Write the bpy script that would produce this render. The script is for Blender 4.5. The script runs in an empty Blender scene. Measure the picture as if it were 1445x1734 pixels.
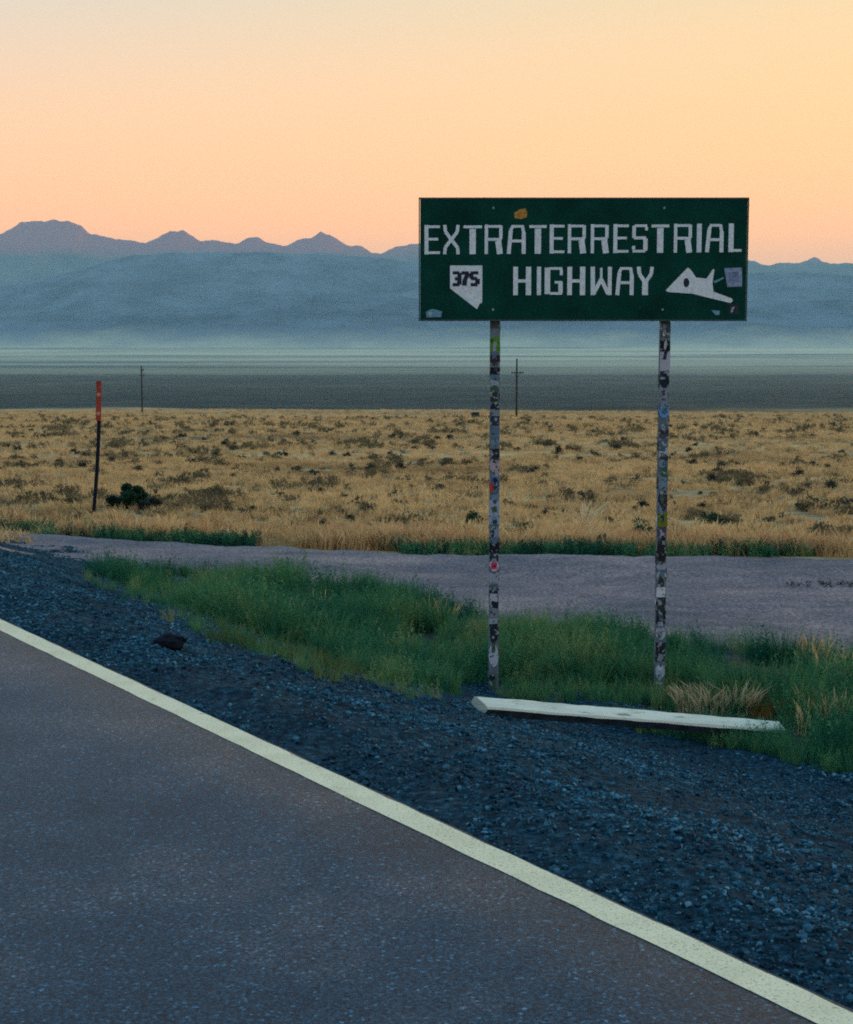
import bpy, math, random
import numpy as np
R = math.radians
rng = np.random.default_rng(7)
random.seed(7)
scene = bpy.context.scene
COL = scene.collection

# ------------------------------------------------------------------ camera
H = 1.75                 # eye height above the road
FPX = 2600.0             # focal length in photograph pixels (1445 wide)
CX, CY, YH = 722.5, 867.0, 590.0
PITCH = math.atan((CY - YH) / FPX)
cam_d = bpy.data.cameras.new('camera')
cam = bpy.data.objects.new('camera', cam_d); COL.objects.link(cam)
cam.location = (0, 0, H)
cam.rotation_euler = (math.pi / 2 - PITCH, 0, 0)
cam_d.sensor_fit = 'HORIZONTAL'; cam_d.sensor_width = 36.0
cam_d.lens = FPX / 1445.0 * 36.0
cam_d.clip_start = 0.05; cam_d.clip_end = 90000
scene.camera = cam

# ------------------------------------------------------------------ world / sun / exposure
SUN_AZ = 52.0            # degrees to the right of the view direction
SUN_EL = 2.5
world = bpy.data.worlds.new('World'); scene.world = world; world.use_nodes = True
wn = world.node_tree.nodes; wl = world.node_tree.links; wn.clear()
w_out = wn.new('ShaderNodeOutputWorld'); w_bg = wn.new('ShaderNodeBackground')
w_sky = wn.new('ShaderNodeTexSky'); w_sky.sky_type = 'NISHITA'; w_sky.sun_disc = False
w_sky.sun_elevation = R(SUN_EL); w_sky.sun_rotation = R(SUN_AZ)
w_sky.altitude = 1500; w_sky.air_density = 1.0; w_sky.dust_density = 2.0; w_sky.ozone_density = 1.5
w_tc = wn.new('ShaderNodeTexCoord'); w_sep = wn.new('ShaderNodeSeparateXYZ')
wl.new(w_tc.outputs['Generated'], w_sep.inputs[0])
def sky_ramp(stops):
    w_ramp = wn.new('ShaderNodeValToRGB'); wl.new(w_sep.outputs['Z'], w_ramp.inputs['Fac']); cr = w_ramp.color_ramp
    cr.elements[0].position = stops[0][0]; cr.elements[0].color = (*stops[0][1], 1)
    cr.elements[1].position = stops[-1][0]; cr.elements[1].color = (*stops[-1][1], 1)
    for p, c in stops[1:-1]:
        e = cr.elements.new(p); e.color = (*c, 1)
    return w_ramp.outputs['Color']
ZEN = (0.34, 0.68, 1.02)
sky_away = sky_ramp([(0.00, (2.60, 1.02, 0.28)), (0.075, (2.50, 1.03, 0.36)), (0.13, (1.60, 0.98, 0.66)), (0.21, (0.78, 0.90, 1.12)), (0.40, (0.52, 0.76, 0.98)), (1.0, ZEN)])
sky_sun = sky_ramp([(0.00, (2.90, 1.06, 0.16)), (0.075, (2.80, 1.05, 0.18)), (0.13, (2.10, 1.02, 0.24)), (0.21, (1.62, 1.02, 0.34)), (0.40, (0.75, 0.84, 0.80)), (1.0, ZEN)])
w_dot = wn.new('ShaderNodeVectorMath'); w_dot.operation = 'DOT_PRODUCT'; wl.new(w_tc.outputs['Generated'], w_dot.inputs[0])
w_dot.inputs[1].default_value = (math.sin(R(SUN_AZ)), math.cos(R(SUN_AZ)), 0)
w_map = wn.new('ShaderNodeMapRange'); w_map.inputs[1].default_value = -0.3; w_map.inputs[2].default_value = 1.0; wl.new(w_dot.outputs['Value'], w_map.inputs[0])
w_az = wn.new('ShaderNodeMix'); w_az.data_type = 'RGBA'; wl.new(w_map.outputs[0], w_az.inputs['Factor'])
wl.new(sky_away, w_az.inputs['A']); wl.new(sky_sun, w_az.inputs['B'])
w_gain = wn.new('ShaderNodeMix'); w_gain.data_type = 'RGBA'; w_gain.blend_type = 'MULTIPLY'
w_gain.inputs['Factor'].default_value = 1.0
wl.new(w_az.outputs['Result'], w_gain.inputs['A']); w_gain.inputs['B'].default_value = (10.5, 10.5, 10.5, 1)
w_mix = wn.new('ShaderNodeMix'); w_mix.data_type = 'RGBA'; w_mix.inputs['Factor'].default_value = 0.80
wl.new(w_sky.outputs['Color'], w_mix.inputs['A']); wl.new(w_gain.outputs['Result'], w_mix.inputs['B'])
wl.new(w_mix.outputs['Result'], w_bg.inputs['Color']); w_bg.inputs['Strength'].default_value = 0.1
wl.new(w_bg.outputs[0], w_out.inputs['Surface'])

sd = bpy.data.lights.new('sun', 'SUN'); sd.energy = 1.6; sd.angle = R(12); sd.color = (1.0, 0.72, 0.45)
sun = bpy.data.objects.new('sun', sd); COL.objects.link(sun)
sun.rotation_euler = (math.pi / 2 - R(SUN_EL + 3), 0, math.pi - R(SUN_AZ))   # shines from front right

vs = scene.view_settings
vs.view_transform = 'Standard'; vs.look = 'None'; vs.exposure = 0.0; vs.gamma = 1.0
vs.use_curve_mapping = False
scene.cycles.use_denoising = False
scene.cycles.volume_bounces = 1
scene.cycles.filter_width = 1.9
scene.cycles.max_bounces = 6

# ------------------------------------------------------------------ geometry of the place
def road_hit(px, py):
    dx = (px - CX) / FPX; dy = -(py - CY) / FPX; c, s = math.cos(PITCH), math.sin(PITCH)
    k = H / (s - dy * c); return dx * k, (c + dy * s) * k
(ax_, ay_), (bx_, by_) = road_hit(0, 1058), road_hit(1416, 1725)
TH = math.atan2(bx_ - ax_, ay_ - by_)
NX, NY = math.cos(TH), math.sin(TH)          # across the road, away from the asphalt
DX, DY = -math.sin(TH), math.cos(TH)         # along the road
DL = ax_ * NX + ay_ * NY                     # camera to the edge line
DROP = 1.08

def hash2(ix, iy, seed):
    n = (ix.astype(np.int64) * 374761393 + iy.astype(np.int64) * 668265263 + seed * 974634533) & 0x7fffffff
    n = ((n ^ (n >> 13)) * 1274126177) & 0x7fffffff
    return ((n ^ (n >> 16)) & 0xffff) / 65535.0
def vnoise(x, y, seed=0):
    x = np.asarray(x, float); y = np.asarray(y, float)
    ix = np.floor(x); iy = np.floor(y); fx = x - ix; fy = y - iy
    fx = fx * fx * (3 - 2 * fx); fy = fy * fy * (3 - 2 * fy)
    a = hash2(ix, iy, seed); b = hash2(ix + 1, iy, seed); c = hash2(ix, iy + 1, seed); d = hash2(ix + 1, iy + 1, seed)
    return (a * (1 - fx) + b * fx) * (1 - fy) + (c * (1 - fx) + d * fx) * fy
def fbm(x, y, seed=0, octv=4):
    s = 0; a = 0.5; t = 0
    for i in range(octv):
        s = s + a * vnoise(x * 2 ** i, y * 2 ** i, seed + i * 17); t += a; a *= 0.5
    return s / t
def sstep(a, b, x):
    t = np.clip((x - a) / (b - a), 0, 1); return t * t * (3 - 2 * t)

def wv(x, y): return x * NX + y * NY - DL
def uv(x, y): return x * DX + y * DY
def road_z(u):
    t = np.maximum(0, u - 30); return -0.031 * t * t / (t + 12)
def base_h(x, y):
    """height of the land without bumps"""
    x = np.asarray(x, float); y = np.asarray(y, float)
    w = wv(x, y); u = uv(x, y)
    yy = np.maximum(0, y - 20.4)
    fld = -DROP - 0.0365 * np.minimum(yy, 640)
    fld = fld - 42 * sstep(640, 1300, y) * 0.9                    # brow of the bench, valley floor beyond
    fld = fld + np.clip((y - 5200) / 6000, 0, 1.6) ** 1.5 * 130   # far fan rising to the hills
    far = np.sqrt(x * x + y * y)
    out = np.where(w > -4, np.clip((w - 0.45) / 3.75, 0, 1), np.clip((-w - 7.8) / 3.75, 0, 1))
    out = out * out * (3 - 2 * out) * 0.35 + out * 0.65
    rz = road_z(u) - 0.03
    near = sstep(900, 400, far)
    return fld * out + (1 - out) * (rz * near + fld * (1 - near))
def gz(x, y):
    h = base_h(x, y); w = wv(x, y)
    far = np.hypot(x, y)
    fieldy = sstep(3.5, 6, w)
    b = (fbm(np.asarray(x) * 0.35, np.asarray(y) * 0.35, 3) - 0.5) * 0.16 + (fbm(np.asarray(x) * 0.06, np.asarray(y) * 0.06, 9) - 0.5) * 0.7 * sstep(24, 60, far)
    b = b + (fbm(np.asarray(x) * 0.008, np.asarray(y) * 0.008, 21) - 0.5) * 4 * sstep(120, 500, far)
    return h + b * fieldy

def ray(px, py):
    dx = (px - CX) / FPX; dy = -(py - CY) / FPX
    c, s = math.cos(PITCH), math.sin(PITCH)
    return dx, c + dy * s, -s + dy * c
def hit(px, py, fn=base_h):
    """where the sight line of a photograph pixel meets the land"""
    dx, dy, dz = ray(px, py)
    t0, t = 1.0, 1.0
    while t < 30000:
        if H + dz * t < float(fn(dx * t, dy * t)): break
        t0 = t; t *= 1.02
    for _ in range(30):
        m = 0.5 * (t0 + t)
        if H + dz * m < float(fn(dx * m, dy * m)): t = m
        else: t0 = m
    return dx * t, dy * t
def at(px, py, Y):
    dx, dy, dz = ray(px, py); k = Y / dy
    return np.array((dx * k, Y, H + dz * k))

# ------------------------------------------------------------------ helpers
def tag(o, label=None, cat=None, group=None, kind=None):
    if label: o['label'] = label
    if cat: o['category'] = cat
    if group: o['group'] = group
    if kind: o['kind'] = kind
    return o
def link(o, parent=None):
    COL.objects.link(o)
    if parent is not None: o.parent = parent
    return o
def empty(name, loc, parent=None):
    o = bpy.data.objects.new(name, None); o.location = loc; o.empty_display_size = 0.2
    return link(o, parent)
def mesh_np(name, v, faces, mat, smooth=False):
    v = np.asarray(v, np.float32); f = np.asarray(faces, np.int32); k = f.shape[1]
    me = bpy.data.meshes.new(name)
    me.vertices.add(len(v)); me.vertices.foreach_set('co', v.ravel())
    me.loops.add(f.size); me.loops.foreach_set('vertex_index', f.ravel())
    me.polygons.add(len(f)); me.polygons.foreach_set('loop_start', np.arange(0, f.size, k, dtype=np.int32))
    me.polygons.foreach_set('use_smooth', np.full(len(f), smooth))
    me.materials.append(mat); me.update(calc_edges=True); me.validate()
    return me
def obj(name, me, parent=None, loc=(0, 0, 0), rot=(0, 0, 0)):
    o = bpy.data.objects.new(name, me); o.location = loc; o.rotation_euler = rot
    return link(o, parent)
def grid_faces(nr, nc):
    i = np.arange(nr * nc).reshape(nr, nc)
    return np.stack([i[:-1, :-1], i[:-1, 1:], i[1:, 1:], i[1:, :-1]], -1).reshape(-1, 4)

class MB:
    def __init__(s): s.v = []; s.f = []
    def prism(s, pts, y0, y1):
        """pts: outline in x,z; extruded from y0 (front) to y1"""
        b = len(s.v); n = len(pts)
        a = sum(pts[i][0] * pts[(i + 1) % n][1] - pts[(i + 1) % n][0] * pts[i][1] for i in range(n))
        if a < 0: pts = pts[::-1]
        s.v += [(p[0], y0, p[1]) for p in pts] + [(p[0], y1, p[1]) for p in pts]
        s.f.append(tuple(b + i for i in range(n))); s.f.append(tuple(b + n + i for i in reversed(range(n))))
        for i in range(n):
            j = (i + 1) % n; s.f.append((b + i, b + n + i, b + n + j, b + j))
        return s
    def box(s, x0, x1, y0, y1, z0, z1): return s.prism([(x0, z0), (x1, z0), (x1, z1), (x0, z1)], y0, y1)
    def tube(s, path, radii, n=8):
        b = len(s.v); P = [np.array(p, float) for p in path]
        for i, p in enumerate(P):
            d = P[min(i + 1, len(P) - 1)] - P[max(i - 1, 0)]; d /= np.linalg.norm(d)
            a = np.cross(d, (1, 0, 0) if abs(d[0]) < 0.8 else (0, 1, 0)); a /= np.linalg.norm(a); c = np.cross(d, a)
            for k in range(n):
                q = 2 * math.pi * k / n; s.v.append(tuple(p + radii[i] * (a * math.cos(q) + c * math.sin(q))))
        for i in range(len(P) - 1):
            for k in range(n):
                k2 = (k + 1) % n; s.f.append((b + i * n + k, b + i * n + k2, b + (i + 1) * n + k2, b + (i + 1) * n + k))
        s.f.append(tuple(b + k for k in reversed(range(n)))); e = b + (len(P) - 1) * n
        s.f.append(tuple(e + k for k in range(n)))
        return s
    def mesh(s, name, mat):
        me = bpy.data.meshes.new(name); me.from_pydata(s.v, [], s.f); me.materials.append(mat); me.update(); return me
    def build(s, name, mat, parent=None, loc=(0, 0, 0), rot=(0, 0, 0), bevel=0):
        o = obj(name, s.mesh(name, mat), parent, loc, rot)
        if bevel:
            m = o.modifiers.new('bevel', 'BEVEL'); m.width = bevel; m.segments = 2; m.limit_method = 'ANGLE'
        return o

# ------------------------------------------------------------------ materials
MATS = {}
def newmat(name, rough=0.8, spec=0.3):
    m = bpy.data.materials.new(name); m.use_nodes = True
    n = m.node_tree.nodes; b = n['Principled BSDF']
    b.inputs['Roughness'].default_value = rough; b.inputs['Specular IOR Level'].default_value = spec
    return m, n, m.node_tree.links, b
def ramp(n, stops):
    r = n.new('ShaderNodeValToRGB'); e = r.color_ramp.elements
    e[0].position = stops[0][0]; e[0].color = (*stops[0][1], 1)
    e[1].position = stops[-1][0]; e[1].color = (*stops[-1][1], 1)
    for p, c in stops[1:-1]:
        q = e.new(p); q.color = (*c, 1)
    return r
def noise(n, l, scale, detail=4, coord=None, rough=0.6, map_scale=None):
    t = n.new('ShaderNodeTexNoise'); t.inputs['Scale'].default_value = scale; t.inputs['Detail'].default_value = detail
    t.inputs['Roughness'].default_value = rough
    if coord is not None:
        if map_scale:
            mp = n.new('ShaderNodeMapping'); mp.inputs['Scale'].default_value = map_scale
            l.new(coord, mp.inputs['Vector']); l.new(mp.outputs[0], t.inputs['Vector'])
        else: l.new(coord, t.inputs['Vector'])
    return t.outputs['Fac']
def mixc(n, l, fac, a, b, mode='MIX'):
    m = n.new('ShaderNodeMix'); m.data_type = 'RGBA'; m.blend_type = mode
    if isinstance(fac, float): m.inputs['Factor'].default_value = fac
    else: l.new(fac, m.inputs['Factor'])
    for k, s in (('A', a), ('B', b)):
        if isinstance(s, tuple): m.inputs[k].default_value = (*s, 1)
        else: l.new(s, m.inputs[k])
    return m.outputs['Result']
def bump(n, l, b, height, strength, dist):
    k = n.new('ShaderNodeBump'); k.inputs['Strength'].default_value = strength; k.inputs['Distance'].default_value = dist
    l.new(height, k.inputs['Height']); l.new(k.outputs[0], b.inputs['Normal'])
def wpos(n): return n.new('ShaderNodeNewGeometry').outputs['Position']
def maprange(n, l, v, a, b, c=0.0, d=1.0):
    m = n.new('ShaderNodeMapRange'); m.inputs[1].default_value = a; m.inputs[2].default_value = b
    m.inputs[3].default_value = c; m.inputs[4].default_value = d; l.new(v, m.inputs[0]); return m.outputs[0]
def plain(name, col, var=0.25, scale=30, rough=0.7, spec=0.3, bmp=0.0):
    """one base colour with mottling of its own"""
    if name in MATS: return MATS[name]
    m, n, l, b = newmat(name, rough, spec); tc = n.new('ShaderNodeTexCoord').outputs['Object']
    f = noise(n, l, scale, 5, tc)
    r = ramp(n, [(0.3, tuple(c * (1 - var) for c in col)), (0.7, tuple(min(1, c * (1 + var)) for c in col))])
    l.new(f, r.inputs[0]); l.new(r.outputs[0], b.inputs['Base Color'])
    if bmp: bump(n, l, b, f, bmp, 0.01)
    MATS[name] = m; return m

def m_asphalt():
    m, n, l, b = newmat('asphalt', 0.5, 0.14); p = wpos(n)
    big = noise(n, l, 0.8, 6, p, 0.65); fine = noise(n, l, 75, 5, p, 0.85); mid = noise(n, l, 9, 4, p)
    r = ramp(n, [(0.34, (0.004, 0.034, 0.060)), (0.5, (0.016, 0.050, 0.080)), (0.66, (0.062, 0.080, 0.102))]); l.new(big, r.inputs[0])
    sp = ramp(n, [(0.38, (0.2, 0.26, 0.32)), (0.52, (1, 1, 1)), (0.64, (2.5, 2.6, 2.6))]); l.new(fine, sp.inputs[0])
    c = mixc(n, l, 1.0, r.outputs[0], sp.outputs[0], 'MULTIPLY')
    vo = n.new('ShaderNodeTexVoronoi'); vo.inputs['Scale'].default_value = 95; l.new(p, vo.inputs['Vector'])
    vs_ = n.new('ShaderNodeSeparateColor'); l.new(vo.outputs['Color'], vs_.inputs[0])
    chip = ramp(n, [(0.0, (0.45, 0.5, 0.55)), (0.5, (1, 1, 1)), (0.93, (1.3, 1.25, 1.2)), (0.97, (3.2, 3.2, 3.1))]); l.new(vs_.outputs[0], chip.inputs[0])
    c = mixc(n, l, 0.85, c, chip.outputs[0], 'MULTIPLY')
    st = ramp(n, [(0.30, (0.72, 0.75, 0.8)), (0.42, (1, 1, 1))]); l.new(mid, st.inputs[0])
    c = mixc(n, l, 0.8, c, st.outputs[0], 'MULTIPLY')
    wp = n.new('ShaderNodeVectorMath'); wp.operation = 'ADD'; nz = n.new('ShaderNodeTexNoise'); nz.inputs['Scale'].default_value = 2.5; nz.inputs['Detail'].default_value = 5; l.new(p, nz.inputs['Vector'])
    l.new(p, wp.inputs[0]); l.new(nz.outputs['Color'], wp.inputs[1])
    cv = n.new('ShaderNodeTexVoronoi'); cv.feature = 'DISTANCE_TO_EDGE'; cv.inputs['Scale'].default_value = 0.42; l.new(wp.outputs[0], cv.inputs['Vector'])
    ck = ramp(n, [(0.0015, (0.35, 0.38, 0.42)), (0.0045, (1, 1, 1))]); l.new(cv.outputs['Distance'], ck.inputs[0])
    c = mixc(n, l, 0.55, c, ck.outputs[0], 'MULTIPLY')
    l.new(c, b.inputs['Base Color']); bump(n, l, b, fine, 0.35, 0.005); return m
def m_paint():
    m, n, l, b = newmat('line_paint', 0.6, 0.3); p = wpos(n)
    f = noise(n, l, 5, 5, p); g = noise(n, l, 110, 3, p, 0.7)
    r = ramp(n, [(0.3, (0.76, 0.66, 0.42)), (0.6, (0.90, 0.79, 0.52))]); l.new(f, r.inputs[0])
    s = ramp(n, [(0.34, (0.30, 0.33, 0.36)), (0.43, (0.95, 0.95, 0.95)), (0.7, (1.06, 1.06, 1.06))]); l.new(g, s.inputs[0])
    c = mixc(n, l, 1.0, r.outputs[0], s.outputs[0], 'MULTIPLY')
    k = ramp(n, [(0.30, (0.25, 0.28, 0.31)), (0.36, (1, 1, 1))]); l.new(noise(n, l, 7, 6, p, 0.65), k.inputs[0])
    c = mixc(n, l, 1.0, c, k.outputs[0], 'MULTIPLY')
    l.new(c, b.inputs['Base Color']); bump(n, l, b, g, 0.4, 0.003); return m
def m_gravel():
    m, n, l, b = newmat('dark_gravel', 0.9, 0.1); p = wpos(n)
    f = noise(n, l, 22, 6, p, 0.75); g = noise(n, l, 1.1, 4, p)
    r = ramp(n, [(0.36, (0.002, 0.010, 0.017)), (0.52, (0.008, 0.042, 0.068)), (0.70, (0.046, 0.135, 0.195))]); l.new(f, r.inputs[0])
    q = ramp(n, [(0.3, (0.6, 0.65, 0.7)), (0.7, (1.35, 1.3, 1.25))]); l.new(g, q.inputs[0])
    c = mixc(n, l, 1.0, r.outputs[0], q.outputs[0], 'MULTIPLY')
    l.new(c, b.inputs['Base Color']); bump(n, l, b, f, 0.9, 0.03); return m
def m_stone():
    m, n, l, b = newmat('gravel_stone', 0.85, 0.12); p = wpos(n)
    v = n.new('ShaderNodeTexVoronoi'); v.inputs['Scale'].default_value = 52; l.new(p, v.inputs['Vector'])
    s = n.new('ShaderNodeSeparateColor'); l.new(v.outputs['Color'], s.inputs[0])
    r = ramp(n, [(0.0, (0.002, 0.012, 0.022)), (0.5, (0.009, 0.060, 0.098)), (0.85, (0.032, 0.120, 0.180)), (1.0, (0.10, 0.22, 0.29))])
    l.new(s.outputs[0], r.inputs[0])
    g = noise(n, l, 0.9, 4, p); q = ramp(n, [(0.3, (0.4, 0.45, 0.5)), (0.7, (1.7, 1.6, 1.5))]); l.new(g, q.inputs[0])
    l.new(mixc(n, l, 1.0, r.outputs[0], q.outputs[0], 'MULTIPLY'), b.inputs['Base Color']); return m
def m_track():
    m, n, l, b = newmat('track_gravel', 0.9, 0.2); p = wpos(n)
    big = noise(n, l, 0.9, 7, p, 0.68, (0.6, 1.0, 1)); fine = noise(n, l, 26, 6, p, 0.8)
    r = ramp(n, [(0.34, (0.085, 0.090, 0.115)), (0.5, (0.165, 0.145, 0.165)), (0.66, (0.27, 0.215, 0.215))]); l.new(big, r.inputs[0])
    s = ramp(n, [(0.36, (0.28, 0.32, 0.38)), (0.5, (1, 1, 1)), (0.64, (2.3, 2.15, 2.0))]); l.new(fine, s.inputs[0])
    l.new(mixc(n, l, 1.0, r.outputs[0], s.outputs[0], 'MULTIPLY'), b.inputs['Base Color']); bump(n, l, b, fine, 0.8, 0.02); return m
def m_ground():
    """dry grass plain near, dark sage flats, then a pale playa: colour belts of the land itself"""
    m, n, l, b = newmat('desert_ground', 0.95, 0.1); p = wpos(n)
    sx = n.new('ShaderNodeSeparateXYZ'); l.new(p, sx.inputs[0])
    wob = noise(n, l, 0.004, 4, p)
    ma = n.new('ShaderNodeMath'); ma.operation = 'MULTIPLY_ADD'; l.new(wob, ma.inputs[0]); ma.inputs[1].default_value = 420
    l.new(sx.outputs['Y'], ma.inputs[2]); ypos = ma.outputs[0]
    a = noise(n, l, 0.9, 9, p, 0.8, (0.7, 1, 1)); a2 = noise(n, l, 0.06, 6, p, 0.7, (0.45, 1, 1))
    g = ramp(n, [(0.34, (0.060, 0.060, 0.042)), (0.44, (0.34, 0.24, 0.125)), (0.56, (0.56, 0.40, 0.20)), (0.7, (0.72, 0.54, 0.29))]); l.new(a, g.inputs[0])
    g2 = ramp(n, [(0.36, (0.34, 0.40, 0.44)), (0.5, (1, 1, 1)), (0.68, (1.25, 1.2, 1.1))]); l.new(a2, g2.inputs[0])
    gold = mixc(n, l, 0.9, g.outputs[0], g2.outputs[0], 'MULTIPLY')
    sfine = noise(n, l, 0.0035, 9, p, 0.85, (0.7, 1, 1))
    sg = ramp(n, [(0.34, (0.014, 0.028, 0.026)), (0.5, (0.050, 0.060, 0.048)), (0.66, (0.17, 0.155, 0.105))]); l.new(sfine, sg.inputs[0])
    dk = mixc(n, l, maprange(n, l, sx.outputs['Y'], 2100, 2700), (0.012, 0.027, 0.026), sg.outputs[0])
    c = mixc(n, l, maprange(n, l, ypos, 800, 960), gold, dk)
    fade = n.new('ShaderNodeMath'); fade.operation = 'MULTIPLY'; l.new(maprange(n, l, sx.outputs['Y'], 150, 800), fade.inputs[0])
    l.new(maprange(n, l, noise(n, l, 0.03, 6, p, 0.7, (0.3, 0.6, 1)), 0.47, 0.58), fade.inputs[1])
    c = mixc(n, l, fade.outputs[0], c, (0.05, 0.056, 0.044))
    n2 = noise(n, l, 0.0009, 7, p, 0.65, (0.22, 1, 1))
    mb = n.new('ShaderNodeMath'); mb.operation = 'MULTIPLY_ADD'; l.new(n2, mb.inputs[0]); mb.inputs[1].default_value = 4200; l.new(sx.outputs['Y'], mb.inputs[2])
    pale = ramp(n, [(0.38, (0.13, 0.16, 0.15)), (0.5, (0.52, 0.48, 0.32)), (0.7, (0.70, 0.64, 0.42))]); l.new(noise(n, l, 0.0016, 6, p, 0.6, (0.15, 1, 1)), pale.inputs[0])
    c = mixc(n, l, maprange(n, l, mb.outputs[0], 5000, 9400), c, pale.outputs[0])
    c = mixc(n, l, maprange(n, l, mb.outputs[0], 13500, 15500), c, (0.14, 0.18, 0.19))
    dt = n.new('ShaderNodeVectorMath'); dt.operation = 'DOT_PRODUCT'; l.new(p, dt.inputs[0]); dt.inputs[1].default_value = (NX, NY, 0)
    soil = ramp(n, [(0.35, (0.016, 0.026, 0.030)), (0.65, (0.050, 0.058, 0.054))]); l.new(noise(n, l, 14, 5, p, 0.7), soil.inputs[0])
    c = mixc(n, l, maprange(n, l, dt.outputs['Value'], DL + 6.6, DL + 7.4), soil.outputs[0], c)
    l.new(c, b.inputs['Base Color']); bump(n, l, b, a, 0.6, 0.15); return m
def m_hill(name, lo, hi, foot=None, cap=None, z0=0, z1=1):
    """scrub slopes with painted relief shading, mist painted pale at the foot, red glow painted on the ridge"""
    m, n, l, b = newmat(name, 1.0, 0.0); p = wpos(n)
    f = noise(n, l, 0.0022, 8, p, 0.7, (1, 0.6, 2.5)); r = ramp(n, [(0.38, lo), (0.62, hi)]); l.new(f, r.inputs[0]); c = r.outputs[0]  # scrub mottling, its contrast also paints the relief shading of the slopes
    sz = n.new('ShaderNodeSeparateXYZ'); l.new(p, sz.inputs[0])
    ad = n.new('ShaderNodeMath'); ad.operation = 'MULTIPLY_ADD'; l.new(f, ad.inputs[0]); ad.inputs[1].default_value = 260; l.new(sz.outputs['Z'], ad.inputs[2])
    if foot: c = mixc(n, l, maprange(n, l, ad.outputs[0], 130, 270), foot, c)  # pale ground mist painted into the lower slopes
    if cap: c = mixc(n, l, maprange(n, l, ad.outputs[0], z0, z1), c, cap)  # red glow along the ridge painted into the rock colour
    l.new(c, b.inputs['Base Color']); return m
def m_blade(name, stops, trans=0.25, patch=0.7):
    """leaf colours: one tone per tuft, plus patches over the ground"""
    m, n, l, b = newmat(name, 0.75, 0.15)
    oi = n.new('ShaderNodeObjectInfo'); f = noise(n, l, patch, 3, wpos(n))
    ad = n.new('ShaderNodeMath'); ad.operation = 'MULTIPLY_ADD'; l.new(oi.outputs['Random'], ad.inputs[0]); ad.inputs[1].default_value = 0.55
    sc = n.new('ShaderNodeMath'); sc.operation = 'MULTIPLY_ADD'; l.new(f, sc.inputs[0]); sc.inputs[1].default_value = 1.5; sc.inputs[2].default_value = -0.52
    l.new(sc.outputs[0], ad.inputs[2])
    r = ramp(n, stops); l.new(ad.outputs[0], r.inputs[0]); l.new(r.outputs[0], b.inputs['Base Color'])
    tr = n.new('ShaderNodeBsdfTranslucent'); l.new(r.outputs[0], tr.inputs['Color'])
    mx = n.new('ShaderNodeMixShader'); mx.inputs[0].default_value = trans
    l.new(b.outputs[0], mx.inputs[1]); l.new(tr.outputs[0], mx.inputs[2]); l.new(mx.outputs[0], n['Material Output'].inputs['Surface'])
    return m

M_ASPH, M_PAINT, M_GRAV, M_STONE, M_TRACK, M_GROUND = m_asphalt(), m_paint(), m_gravel(), m_stone(), m_track(), m_ground()
M_GREEN = m_blade('green_weeds', [(0.0, (0.008, 0.085, 0.062)), (0.35, (0.022, 0.155, 0.082)), (0.65, (0.095, 0.250, 0.095)), (1.0, (0.30, 0.31, 0.12))])
M_DRY = m_blade('dry_grass', [(0.0, (0.30, 0.19, 0.09)), (0.4, (0.64, 0.42, 0.19)), (0.75, (0.80, 0.56, 0.27)), (1.0, (0.74, 0.44, 0.20))], 0.3, 0.11)
M_RUST = m_blade('russet_grass', [(0.0, (0.40, 0.205, 0.09)), (0.5, (0.58, 0.34, 0.16)), (1.0, (0.74, 0.53, 0.29))], 0.3, 0.8)
M_STRAW = m_blade('straw', [(0.0, (0.50, 0.37, 0.20)), (1.0, (0.74, 0.58, 0.35))], 0.3, 0.8)
M_ORANGE = m_blade('orange_weed', [(0.0, (0.30, 0.14, 0.03)), (1.0, (0.48, 0.26, 0.07))], 0.3, 0.8)
M_SCRUB = m_blade('dry_scrub', [(0.0, (0.06, 0.06, 0.038)), (0.5, (0.16, 0.13, 0.07)), (1.0, (0.30, 0.22, 0.115))], 0.2, 0.2)
M_SAGE = m_blade('sage_leaves', [(0.0, (0.012, 0.026, 0.026)), (0.5, (0.030, 0.048, 0.042)), (1.0, (0.062, 0.076, 0.056))], 0.15, 0.2)
M_BUSH = m_blade('bush_leaves', [(0.0, (0.010, 0.045, 0.026)), (0.5, (0.018, 0.066, 0.036)), (1.0, (0.035, 0.09, 0.045))], 0.15, 0.9)
M_STEM = plain('stem_wood', (0.06, 0.045, 0.03), 0.3, 20)

# ------------------------------------------------------------------ ground, road, shoulder, track
def build_ground():
    rings = np.concatenate([np.arange(1.5, 45, 0.22), 45 * 1.028 ** np.arange(0, 232)])
    rings = rings[rings < 26000]
    az = np.concatenate([np.arange(-22, 22, 0.28), np.arange(22, 338, 3.5)])
    rr, aa = np.meshgrid(rings, np.radians(az), indexing='ij')
    x = rr * np.sin(aa); y = rr * np.cos(aa); z = gz(x, y)
    w = wv(x, y); under = (w < 0.25) & (w > -7.7)
    z = np.where(under, z - 0.15, z)
    v = np.stack([x, y, z], -1).reshape(-1, 3); nr, nc = x.shape
    i = np.arange(nr * nc).reshape(nr, nc); j = np.roll(i, -1, 1)
    f = np.stack([i[:-1], i[1:], j[1:], j[:-1]], -1).reshape(-1, 4)
    f = f[:, ::-1]
    c = len(v); v = np.vstack([v, [[0, 0, -0.2]]])
    fan = np.stack([np.full(nc, c), i[0], j[0]], -1)
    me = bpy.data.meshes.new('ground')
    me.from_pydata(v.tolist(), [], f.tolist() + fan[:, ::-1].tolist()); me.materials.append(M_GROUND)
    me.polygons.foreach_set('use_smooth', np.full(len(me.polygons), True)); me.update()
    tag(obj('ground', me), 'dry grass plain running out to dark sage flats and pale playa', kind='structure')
build_ground()

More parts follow.
